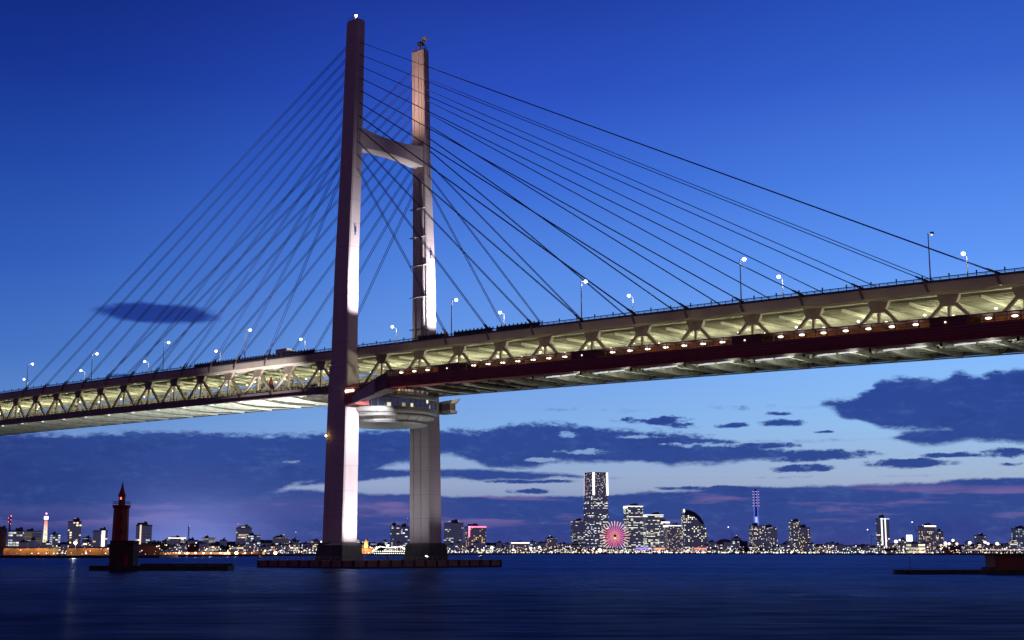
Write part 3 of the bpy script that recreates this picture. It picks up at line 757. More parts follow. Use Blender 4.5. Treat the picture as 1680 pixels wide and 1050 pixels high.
floodlight((22.0, 15.4, 64.5), (3.5, 17.0, 90), 300000, W1, 54, 'floodlight on the far edge of the deck aimed up the far tower leg', blend=1)
floodlight((0, -13.2, 137.2), (0, 14.0, 162), 42000, (1, .68, .50), 90, 'warm floodlight on the upper cross beam aimed at the top of the far leg', blend=1)
floodlight((5.0, -4, 65.9), (0, 1, 131), 17000, (1, .95, .80), 24, 'floodlight in the middle of the upper deck aimed up at the cross beam')
floodlight((-20.5, -31.0, 2.2), (-44, -14, 60), 520000, (1, .93, .92), 44, 'floodlight on the fender platform aimed at the side span girder', blend=1)
floodlight((-20.5, 0.0, 2.2), (-74, 0, 54), 430000, (.92, 1, .92), 84, 'floodlight on the fender platform aimed at the underside of the side span', blend=1)
floodlight((19.5, 0.0, 2.2), (40, 0, 52), 26000, (1, .95, .85), 90, 'floodlight on the fender platform aimed at the lounge and the main span', blend=1)

# ------------------------------------------------------------------ traffic on the bridge
def build_traffic():
    t = thing('truck', 'small white box truck on the upper deck just short of the tower', 'truck', (-35.5, -11.6, zf(-35.5)+.02), 0)
    wm = mat('truck_white', (0.75, 0.75, 0.75), 0.4, vary=0.04)
    bm = NB(); box(bm, -3.6, 2.0, -1.15, 1.15, .85, 3.5); obj('cargo_box', bm, wm, t)
    bm = NB(); hexa(bm, [(2.1, -1.1, .7), (4.1, -1.1, .7), (4.1, 1.1, .7), (2.1, 1.1, .7), (2.1, -1.05, 2.7), (3.6, -1.05, 2.7), (3.6, 1.05, 2.7), (2.1, 1.05, 2.7)]); c = obj('cab', bm, wm, t)
    bm = NB(); hexa(bm, [(3.85, -.95, 1.6), (4.0, -.95, 1.6), (4.0, .95, 1.6), (3.85, .95, 1.6), (3.67, -.9, 2.5), (3.75, -.9, 2.5), (3.75, .9, 2.5), (3.67, .9, 2.5)]); obj('windscreen', bm, DARKG, c)
    bm = NB(); box(bm, -3.6, 4.0, -.9, .9, .55, .84); obj('chassis', bm, RAILM, t)
    for x in (-2.5, 3.0):
        for y in (-1.0, 1.0): bm = NB(); tube(bm, (x, y-.14, .45), (x, y+.14, .45), .45, 14); obj('wheel', bm, RAILM, t)
    lamp('truck_point_light', 'POINT', (-31, -11.8, zf(-33)+5.0), 260, (1, .97, .9), bridge)  # bare point light above the truck's nose, no lamp body
    v = thing('van', 'white van on the lower deck just short of the tower', 'van', (-21, -10, zf(-21)-10.87), 0)
    bm = NB(); hexa(bm, [(-2.4, -.95, .35), (2.5, -.95, .35), (2.5, .95, .35), (-2.4, .95, .35), (-2.4, -.9, 1.1), (2.5, -.9, 1.1), (2.5, .9, 1.1), (-2.4, .9, 1.1)])
    hexa(bm, [(-2.4, -.9, 1.103), (1.9, -.9, 1.103), (1.9, .9, 1.103), (-2.4, .9, 1.103), (-2.3, -.8, 2.15), (1.1, -.8, 2.15), (1.1, .8, 2.15), (-2.3, .8, 2.15)]); obj('body', bm, wm, v)
    bm = NB(); box(bm, -2.0, .9, -.93, -.90, 1.3, 1.9); obj('window', bm, DARKG, v)
    for x in (-1.5, 1.6):
        for y in (-.85, .85): bm = NB(); tube(bm, (x, y-.1, .34), (x, y+.1, .34), .34, 12); obj('wheel', bm, RAILM, v)
    g = thing('warning_board', 'dark red triangular board standing on the edge of the lower deck', 'sign', (-41.5, -12.35, zf(-41.5)-10.4), 0)
    bm = NB(); prism(bm, [(-1.7, 0), (1.7, 0), (.15, 4.0), (-.15, 4.0)], -.06, .06); o = obj('board', bm, mat('board_red', (.25, .05, .03), .6), g); o.rotation_euler = (math.radians(90), 0, 0); o.location = (0, 0, 1.1)
    bm = NB(); tube(bm, (0, .1, 0), (0, .1, 3), .1); obj('post', bm, RAILM, g)
    l = thing('obstruction_lamp', 'small orange lamp fixed on the dark outer face of the near tower leg', 'lamp', (-3.9, -19.8, 39.3))
    bm = NB(); ball(bm, (0, -.35, 0), .34, 8); obj('bulb', bm, glow('lamp_orange', (1, .62, .2), 7), l); bm = NB(); box(bm, -.3, .3, -.1, .15, -.4, .4); obj('bracket', bm, RAILM, l)
    lamp('obstruction_glow', 'POINT', (0, -1.0, .2), 14, (1, .6, .2), l, size=.2)
build_traffic()

# ------------------------------------------------------------------ harbour breakwaters
VIEWROT = -AZ
def build_breakwaters():
    k = 344/F_PX; o = at(195, 906, 344); X = lambda px: (px-195)*k; Z = lambda y: CZ+(906-y)*k
    t = thing('breakwater', 'long low black breakwater carrying the red lighthouse', 'breakwater', (o.x, o.y, 0), VIEWROT)
    bm = NB(); prism(bm, [(X(150), -1), (X(156), -2.5), (X(375), -2.5), (X(375), 6), (X(150), 6)], -2, Z(927.5)); obj('quay_wall', bm, BLACKC, t)
    bm = NB(); box(bm, X(225), X(374), 4.2, 5.8, Z(927.5), Z(924.5)); obj('parapet', bm, BLACKC, t)
    bm = NB()
    for i in range(9): tube(bm, (X(232)+i*2.5, -2.2, Z(927.5)), (X(232)+i*2.5, -2.2, Z(927.5)+.5), .18, 8)
    bm.free()
    for i in range(6):
        bm = NB(); tube(bm, (0, 0, 0), (0, 0, .45), .2, 8, .26); b = obj('bollard', bm, RAILM, t); b.location = (X(235)+i*4.2, -1.9, Z(927.5))
    h = thing('lighthouse', 'dark red lighthouse with a pointed roof on the black breakwater', 'lighthouse', (o.x+HF.x, o.y+HF.y, Z(927.5)), VIEWROT)
    z0 = Z(927.5); H = lambda y: Z(y)-z0
    bm = NB(); r = 12.4*k; n8 = lambda rr, z: [(X(194)+rr*math.cos(math.pi/8+i*math.pi/4)*1.06, rr*math.sin(math.pi/8+i*math.pi/4)*1.06, z) for i in range(8)]
    loft(bm, [n8(r*1.06, 0), n8(r, H(885)), n8(r*.93, H(836)), n8(r*1.08, H(834)), n8(r*1.08, H(832))]); obj('tower', bm, REDP, h)
    bm = NB(); loft(bm, [n8(r*1.12, H(832)+.003), n8(r*1.12, H(830.5))]); ga = obj('gallery', bm, REDP, h)
    bm = NB()
    a = n8(r*1.05, H(830.5)); b = n8(r*1.05, H(825))
    for i in range(8): tube(bm, a[i], b[i], .06, 5); tube(bm, b[i], b[(i+1) % 8], .05, 5); tube(bm, (Vector(a[i])+Vector(b[i]))/2, (Vector(a[(i+1) % 8])+Vector(b[(i+1) % 8]))/2, .04, 4)
    obj('gallery_rail', bm, GREYM, ga)
    bm = NB(); loft(bm, [n8(5.2*k, H(830.5)), n8(5.2*k, H(823.5))]); obj('lantern_base', bm, REDP, h)
    bm = NB(); loft(bm, [n8(3.9*k, H(823.4)), n8(3.9*k, H(816))]); obj('lantern_glass', bm, DARKG, h)
    bm = NB(); ball(bm, (X(193.6), -4.6*k, H(819.6)), 1.4*k, 10, 1.5); obj('lantern_lamp', bm, glow('lamp_red', (1, .16, .08), 2.4), h)
    bm = NB()
    for i in range(8): tube(bm, n8(4.7*k, H(823.4))[i], n8(4.7*k, H(816))[i], .07, 5)
    obj('lantern_frame', bm, REDP, h)
    bm = NB(); loft(bm, [n8(6.6*k, H(816)), n8(5.0*k, H(812)), n8(2.6*k, H(804)), n8(.5*k, H(794))]); obj('roof', bm, REDP, h)
    bm = NB(); tube(bm, (X(194), 0, H(795)), (X(194), 0, H(790)), .04, 5); obj('lightning_rod', bm, RAILM, h)
    for y in (852, 872):
        bm = NB(); box(bm, X(197), X(200), -r*1.06, -r*.88, H(y+4), H(y-3)); obj('window', bm, DARKG, h)
    s = thing('storehouse', 'square dark brown storehouse at the foot of the lighthouse', 'building', (o.x+HF.x*1, o.y+HF.y*1, z0), VIEWROT)
    bm = NB(); box(bm, X(182.5), X(220.5), -r*1.2, r*1.3, 0, H(889)); obj('wall', bm, BRICK, s)
    bm = NB(); box(bm, X(181.8), X(221.3), -r*1.27, r*1.36, H(889)+.002, H(887.5)); obj('roof', bm, BRICK, s)
    bm = NB(); box(bm, X(207), X(213), -r*1.222, -r*1.203, .02, 2.3); obj('door', bm, REDP, s)
    bm = NB(); box(bm, X(186), X(192), -r*1.222, -r*1.203, 3.0, 4.2); obj('window', bm, DARKG, s)
    k = 287/F_PX; o = at(1580, 906, 287); X = lambda px: (px-1580)*k; Z = lambda y: CZ+(906-y)*k
    t = thing('breakwater', 'low black breakwater with a rounded tip and a red block on it', 'breakwater', (o.x, o.y, 0), VIEWROT)
    bm = NB(); prism(bm, [(X(1475), 2), (X(1477), 0), (X(1482), -1.5), (X(1490), -2.2), (X(1860), -2.2), (X(1860), 6), (X(1478), 6)], -2, Z(934)); obj('quay_wall', bm, BLACKC, t)
    b = thing('beacon_house', 'broad dark red beacon base on the low black breakwater', 'building', (o.x+HF.x*2, o.y+HF.y*2, Z(934)), VIEWROT); H = lambda y: (934-y)*k
    bm = NB(); box(bm, X(1629), X(1800), -2.6, 3.2, 0, H(912)); obj('wall', bm, mat('beacon_red', (.20, .045, .04), .7, vary=.2, scale=.5, streak=.5), b)
    bm = NB(); box(bm, X(1627.5), X(1802), -2.8, 3.4, H(912)+.002, H(910.2)); obj('coping', bm, BRICK, b)
    bm = NB(); prism(bm, [(X(1621), -2.9), (X(1629), -2.9), (X(1629), 3), (X(1621), 3)], 0, H(930)); obj('step', bm, BLACKC, b)
    p = thing('marker_post', 'thin dark marker post near the tip of the low breakwater', 'post', (at(1492, 906, 287).x, at(1492, 906, 287).y, Z(934)), VIEWROT)
    bm = NB(); tube(bm, (0, 0, 0), (0, 0, H(915)), .07, 6); obj('pole', bm, RAILM, p); bm = NB(); ball(bm, (0, 0, H(914)), .16, 8); obj('lamp', bm, DARKG, p)
build_breakwaters()

# ------------------------------------------------------------------ the town across the harbour
WC, CW, NE = (1, .93, .80), (.80, .90, 1), (.92, 1, .88)
DK = (.10, .09, .13)
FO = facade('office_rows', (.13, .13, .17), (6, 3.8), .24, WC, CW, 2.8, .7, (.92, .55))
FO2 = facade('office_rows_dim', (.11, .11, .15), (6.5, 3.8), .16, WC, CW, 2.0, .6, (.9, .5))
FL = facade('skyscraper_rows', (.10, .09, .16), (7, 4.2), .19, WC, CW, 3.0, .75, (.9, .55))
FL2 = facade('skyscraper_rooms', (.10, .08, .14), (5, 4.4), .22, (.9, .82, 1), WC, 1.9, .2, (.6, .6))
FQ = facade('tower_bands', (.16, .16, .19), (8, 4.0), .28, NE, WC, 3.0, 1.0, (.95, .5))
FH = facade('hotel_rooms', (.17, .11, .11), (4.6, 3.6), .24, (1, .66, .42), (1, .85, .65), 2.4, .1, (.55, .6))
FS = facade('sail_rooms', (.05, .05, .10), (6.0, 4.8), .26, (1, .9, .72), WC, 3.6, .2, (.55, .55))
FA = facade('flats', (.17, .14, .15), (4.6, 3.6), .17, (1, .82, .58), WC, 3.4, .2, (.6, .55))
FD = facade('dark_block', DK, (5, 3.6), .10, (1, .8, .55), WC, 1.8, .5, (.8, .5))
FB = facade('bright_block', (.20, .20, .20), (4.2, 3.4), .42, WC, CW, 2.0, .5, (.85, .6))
SHEDW = mat('shed_wall', (.42, .30, .22), .8, vary=.2, scale=.05)
TEAL = mat('roof_slate', (.10, .11, .15), .8, vary=.2, scale=.1)
LW = glow('strip_white', (1, .97, .92), 1.6); LWW = glow('strip_warm', (1, .9, .7), 3.0); LMAG = glow('neon_pink', (1, .18, .35), 2.6)
LRED = glow('mast_red', (1, .15, .12), 4); LBLU = glow('tower_blue_glow', (.10, .18, 1), .55); LBLU2 = glow('tower_pale_blue', (.40, .55, 1), 1.1); LORG = glow('flood_orange', (1, .42, .05), .9)

def frame(px, d, rz=0.0):
    p = at(px, 906, d); return (p.x, p.y, 2.2), VIEWROT+rz
def bld(x0, x1, yt, d, label, m=FO, name='office_block', cat='building', th=.5, prop=.7, roof=(), cut=None, sub=None):
    """a block whose sides span photo columns x0..x1; th turns it so that two faces show"""
    xc = (x0+x1)/2; k = d/F_PX; W = (x1-x0)*k
    w = W/(math.cos(th)+prop*math.sin(abs(th))); dp = w*prop
    loc, rz = frame(xc, d, th); h = CZ+(906-yt)*k-2.2
    t = thing(name, label, cat, loc, rz)
    bm = NB(); box(bm, -w/2, w/2, -dp/2, dp/2, 0, h); wall = obj('wall', bm, m, t)
    bm = NB(); q = .8
    for a in ((-w/2-.3, w/2+.3, -dp/2-.3, -dp/2+q), (-w/2-.3, w/2+.3, dp/2-q, dp/2+.3), (-w/2-.3, -w/2+q, -dp/2+q, dp/2-q), (w/2-q, w/2+.3, -dp/2+q, dp/2-q)): box(bm, *a, h+.02, h+1.4)
    box(bm, -w/2+q, w/2-q, -dp/2+q, dp/2-q, h+.02, h+.5)
    rf = obj('roof', bm, TEAL, t)
    pw = R.uniform(.25, .5); px = R.uniform(-.2, .2)*w
    bm = NB(); ph = min(R.uniform(.05, .09)*h+2.0, 9); box(bm, px-w*pw/2, px+w*pw/2, -dp*.28, dp*.28, h+.52, h+ph); box(bm, px+w*pw*.1, px+w*pw*.4, -dp*.15, dp*.15, h+ph+.01, h+ph+1.6); obj('plant_room', bm, TEAL, t)
    for r in roof:
        bm = NB()
        if r[0] == 'edge': box(bm, -w/2-.6, w/2+.6, -dp/2-.9, -dp/2-.35, h+r[1]*k*-1, h+1.6); obj('light_strip', bm, r[2], t)      # lit parapet on the front
        elif r[0] == 'ledge': box(bm, -w/2-.9, -w/2-.35, -dp/2-.6, dp/2+.6, h-r[1]*k, h+1.6); obj('light_strip', bm, r[2], t)
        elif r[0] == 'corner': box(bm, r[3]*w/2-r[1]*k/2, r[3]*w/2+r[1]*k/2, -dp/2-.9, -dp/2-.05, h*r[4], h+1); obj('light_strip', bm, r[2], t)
        elif r[0] == 'mast': tube(bm, (r[2]*w, 0, h+.5), (r[2]*w, 0, h+r[1]*k), .5, 6, .2); obj('roof_mast', bm, RAILM, t); bm = NB(); ball(bm, (r[2]*w, 0, h+r[1]*k), .55*k, 8); obj('mast_light', bm, r[3], t)
        elif r[0] == 'step': box(bm, r[1]*w, r[2]*w, -dp*.4, dp*.4, h+.52, h+r[3]*k); obj('upper_storey', bm, r[4], t)
        else: bm.free()
    return t

def build_left_town():
    bld(-14, 10, 870, 1900, 'reddish block at the edge of the view behind the wharf', mat('red_block', (.22, .10, .10), .8), th=.3)
    bld(11, 38, 873, 1900, 'low office block with cool bright windows beside the thin mast', FB, th=.4)
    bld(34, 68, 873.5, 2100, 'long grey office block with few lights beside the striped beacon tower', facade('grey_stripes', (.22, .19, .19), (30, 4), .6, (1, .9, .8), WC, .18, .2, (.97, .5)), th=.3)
    bld(80, 98, 878, 2200, 'small white lit block just past the striped beacon tower', FB, th=.4)
    bld(109, 131, 858, 2000, 'brown flats with scattered lights behind the yellow lamp', FA, 'apartment_tower', th=.6, roof=(('mast', 6, 0, LRED),))
    bld(133, 149, 884, 1900, 'low block with a bright ground floor between the flats and the white sign', FB, th=.3)
    bld(150, 176, 873, 1800, 'dark block with a tall glowing white panel on its front', FD, th=.3, roof=(('corner', 5.4, LW, .42, .02),))
    bld(222, 247, 864, 1700, 'grey tower with a peach lit flank just past the lighthouse', FO, 'office_tower', th=.75, roof=(('step', -.45, .0, 5, TEAL), ('corner', 2.2, glow('flank_peach', (1, .72, .5), 1.1), -.97, .05)))  # light on the flank put in as a glowing peach corner strip
    bld(222, 262, 896, 1200, 'orange red lit warehouse at the foot of the peach flanked tower', mat('brick_warehouse', (.45, .16, .10), .8, vary=.2, scale=.1), 'warehouse', th=.25, prop=.5)
    bld(272, 304, 885, 1900, 'dark block with one bright top floor before the pale mast', FD, th=.4, roof=(('edge', -1.0, LWW),))
    bld(304, 330, 895, 1900, 'low red brick shed below the pale mast', mat('red_shed', (.20, .08, .08), .8), 'shed', th=.2)
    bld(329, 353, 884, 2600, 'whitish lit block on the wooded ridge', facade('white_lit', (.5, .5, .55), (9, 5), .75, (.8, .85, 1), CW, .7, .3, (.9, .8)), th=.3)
    bld(343, 360, 896, 1700, 'small dark block with two white lit floors', FB, th=.3)
    bld(386, 412, 868, 2100, 'stepped dark block with a pink lamp on its shoulder', FO2, 'office_tower', th=.5, roof=(('step', -.3, .4, 4, FO2), ('mast', 7, -.45, LMAG)))
    bld(402, 427, 880, 2000, 'office block with bright white rows of windows', FB, th=.3)
    bld(376, 398, 897, 1700, 'wide low block with white strip windows', facade('strip_rows', (.2, .2, .22), (40, 5), .7, WC, NE, 1.6, .3, (.97, .35)), th=.2)
    bld(428, 446, 892, 2100, 'low dark block before the pier platform', FD, th=.4)
    bld(446, 474, 883, 2300, 'plain dark block behind the orange quay lamp', FD, th=.3, roof=(('mast', 5, .2, LW),))
    bld(474, 492, 888, 2500, 'dim block with a small pale mast', FO2, th=.4, roof=(('mast', 14, .1, LW),))
    bld(494, 508, 893, 2200, 'low lit block left of the near tower leg', FO, th=.4)
    bld(508, 528, 889, 2300, 'dark block half behind the near tower leg with a white lit edge', FD, th=.3, roof=(('corner', 2.2, LW, .85, .3),))
    bld(562, 590, 886, 2600, 'dim block hidden behind the near leg footing', FO2, th=.4)
    bld(608, 640, 896, 2700, 'low dark block beside the orange domed tower', FD, th=.3)
    bld(640, 656, 864, 2800, 'slim grey tower left of the far tower leg', FO2, 'office_tower', th=.5, roof=(('mast', 3, -.3, LW),))
    bld(654, 678, 866, 3000, 'dark office tower with bright rows half behind the far leg', FO, 'office_tower', th=.4, roof=(('mast', 14, .1, LBLU2),))
    # wharf sheds under orange lamps
    def shed(x0, x1, y0, y1, d, label, cnt):
        k = d/F_PX; loc, rz = frame((x0+x1)/2, d); W = (x1-x0)*k; h = CZ+(906-y0)*k-2.2
        t = thing('wharf_shed', label, 'shed', loc, rz)
        bm = NB(); box(bm, -W/2, W/2, 0, 14, 0, h*.8); obj('wall', bm, SHEDW, t)
        bm = NB(); hexa(bm, [(-W/2-.4, -.6, h*.8+.01), (W/2+.4, -.6, h*.8+.01), (W/2+.4, 14.6, h*.8+.01), (-W/2-.4, 14.6, h*.8+.01), (-W/2-.4, 6.6, h), (W/2+.4, 6.6, h), (W/2+.4, 7.4, h), (-W/2-.4, 7.4, h)]); obj('roof', bm, TEAL, t)
        for i in range(cnt):
            x = -W/2+W*(i+.5)/cnt; bm = NB(); box(bm, x-1.6, x+1.6, -.06, -.004, .02, h*.5); obj('door', bm, mat('shed_door', (.3, .2, .15), .7), t)
            lamp('shed_lamp_light', 'POINT', (x+R.uniform(-2, 2), -4.0, h*.85), 1000*R.uniform(.2, 1.8), (1, .42, .12), t, size=.3)
    shed(6, 86, 897, 912, 1120, 'long wharf shed washed in orange light below the striped beacon tower', 5)
    shed(110, 178, 897, 907, 1150, 'low wharf shed washed in orange light below the yellow lamp', 4)
    shed(262, 372, 905, 912, 1420, 'very low quay shed behind the row of orange quay lamps', 7)
    shed(372, 430, 904, 911, 1530, 'low quay shed beside the stepped dark block', 3)
    # striped beacon tower
    d = 2300; k = d/F_PX; loc, rz = frame(72.5, d); Z = lambda y: CZ+(906-y)*k-2.2
    t = thing('beacon_tower', 'slender floodlit lattice tower, yellow below and red above, with a white glowing deck', 'tower', loc, rz)
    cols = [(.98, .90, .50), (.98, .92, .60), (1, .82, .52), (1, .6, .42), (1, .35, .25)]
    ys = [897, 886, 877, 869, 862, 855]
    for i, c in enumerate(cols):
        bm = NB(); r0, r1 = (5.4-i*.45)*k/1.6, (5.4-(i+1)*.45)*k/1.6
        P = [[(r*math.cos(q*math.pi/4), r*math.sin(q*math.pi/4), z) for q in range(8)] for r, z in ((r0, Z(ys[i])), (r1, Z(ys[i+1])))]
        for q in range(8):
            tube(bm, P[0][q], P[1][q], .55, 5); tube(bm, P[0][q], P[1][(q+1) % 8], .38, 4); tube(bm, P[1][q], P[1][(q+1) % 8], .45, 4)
        obj('lattice_section', bm, glow(f'lattice_{i}', c, .8), t)  # floodlighting put in as emission, yellow below turning red above
    bm = NB(); lathe(bm, [(.01, Z(855)), (3.2*k, Z(855)), (3.4*k, Z(853.6)), (.01, Z(853.6))], 14); obj('deck_floor', bm, GREYM, t)
    bm = NB(); lathe(bm, [(3.3*k, Z(853.5)), (3.3*k, Z(848.6))], 14); obj('deck_windows', bm, glow('deck_glow', (1, .93, 1), 2.6), t)
    bm = NB(); lathe(bm, [(.01, Z(848.5)), (3.4*k, Z(848.5)), (1.5*k, Z(847)), (.01, Z(846.6))], 14); obj('roof', bm, GREYM, t)
    bm = NB(); ball(bm, (0, 0, Z(844.2)), 1.5*k, 10); obj('beacon', bm, glow('beacon_pink', (1, .35, .85), 3), t)
    # masts
    for px, yt, yb, d, lab, m, q in ((13, 846, 886, 2000, 'thin dark mast with red lights over the wharf', LRED, 5), (308, 862, 892, 2600, 'thin dark mast with one white light on the ridge', LBLU2, 1)):
        k = d/F_PX; loc, rz = frame(px, d); Z = lambda y: CZ+(906-y)*k-2.2
        t = thing('radio_mast', lab, 'mast', loc, rz); bm = NB()
        for a in range(3):
            c, s = math.cos(a*2.094), math.sin(a*2.094); tube(bm, (2.2*c, 2.2*s, 0), (.6*c, .6*s, Z(yt)), .42, 5)
        for i in range(9):
            z = Z(yt)*i/9; r = 2.2-1.6*i/9; z2 = Z(yt)*(i+1)/9; r2 = 2.2-1.6*(i+1)/9
            for a in range(3): tube(bm, (r*math.cos(a*2.094), r*math.sin(a*2.094), z), (r2*math.cos((a+1)*2.094), r2*math.sin((a+1)*2.094), z2), .25, 4)
        obj('lattice', bm, RAILM, t)
        for i in range(q): bm = NB(); ball(bm, ((-1)**i*1.6, -1, Z(yt+2+i*3.2)), .9*k*(1 if i == 0 or q == 1 else .6), 8); obj('mast_light', bm, m, t)
        bm = NB()
        for i in range(3): tube(bm, (-1.9, 0, Z(yt+4+i*4)), (1.9, 0, Z(yt+4+i*4)), .4, 5)
        obj('antenna_drum', bm, RAILM, t)
    # orange floodlit tower house
    d = 2250; k = d/F_PX; loc, rz = frame(600, d); Z = lambda y: CZ+(906-y)*k-2.2
    t = thing('tower_house', 'small orange floodlit hall with a domed tower between the bridge legs', 'building', loc, rz)
    OW = mat('hall_stone', (.6, .38, .2), .8, vary=.15, scale=.1)
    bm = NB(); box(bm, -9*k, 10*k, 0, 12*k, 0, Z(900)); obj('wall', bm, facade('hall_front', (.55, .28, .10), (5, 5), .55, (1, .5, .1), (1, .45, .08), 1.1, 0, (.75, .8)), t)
    bm = NB(); frustum(bm, Z(900)+.01, 9.6*k, 6.4*k, Z(896), 6.5*k, 4.5*k, .5*k, 6*k); obj('roof', bm, TEAL, t)
    bm = NB(); frustum(bm, Z(900), 3.0*k, 3.0*k, Z(891), 2.7*k, 2.7*k, 0, 2.8*k); obj('tower', bm, LORG, t)  # orange floodlighting put in as a glow of tower and dome
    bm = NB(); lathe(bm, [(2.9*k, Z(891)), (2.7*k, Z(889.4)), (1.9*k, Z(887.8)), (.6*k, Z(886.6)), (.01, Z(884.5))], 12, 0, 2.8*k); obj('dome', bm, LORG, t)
    lamp('hall_light', 'POINT', (0, -14, 6), 26000, (1, .5, .12), t, size=1)
    # museum ship dressed in lights
    d = 1800; k = d/F_PX; loc, rz = frame(641, d); Z = lambda y: CZ+(906-y)*k
    t = thing('ship', 'old liner moored at the quay dressed all over in white lights', 'ship', (loc[0], loc[1], 0), rz); L = 28*k
    bm = NB(); loft(bm, [[(x, -w, zb), (x, w, zb), (x, w*1.1, zt), (x, -w*1.1, zt)] for x, w, zb, zt in ((-L, .8, 3.2, 6.0), (-L*.85, 4.5, -1, 5.4), (0, 6, -1, 4.6), (L*.8, 4.0, -1, 5.4), (L, .3, 2.5, 6.4))]); obj('hull', bm, mat('hull_black', (.03, .03, .035), .5), t)
    bm = NB(); box(bm, -L*.45, L*.4, -4, 4, 4.7, 7.2); box(bm, -L*.3, L*.2, -3.5, 3.5, 7.21, 9.4); obj('superstructure', bm, facade('ship_decks', (.5, .48, .42), (2.6, 2.3), .75, WC, (1, .9, .7), 2.6, 0, (.7, .6)), t)
    bm = NB(); tube(bm, (-1, 0, 9.4), (-1.4, 0, 13.5), 1.7, 12); obj('funnel', bm, mat('funnel_black', (.06, .05, .05), .5), t)
    for x in (-L*.62, L*.6):
        bm = NB(); tube(bm, (x, 0, 4.6), (x, 0, Z(896.5)), .3, 6); obj('mast', bm, GREYM, t)
    for a, b in (((-L, 6.2), (-L*.62, Z(897))), ((-L*.62, Z(897)), (L*.6, Z(897))), ((L*.6, Z(897)), (L, 6.5)), ((-L*.95, 5.6), (L*.95, 5.8)), ((-L*.9, 3.0), (L*.9, 3.0))):
        bm = NB(); n = 15
        for i in range(n+1):
            s = i/n; ball(bm, (a[0]+(b[0]-a[0])*s, -6.9, a[1]+(b[1]-a[1])*s-5*s*(1-s)*(abs(b[0]-a[0]) > L and a[1] > 9)), .52, 6)
        obj('light_string', bm, glow('string_white', (1, .97, .88), 5), t)
build_left_town()

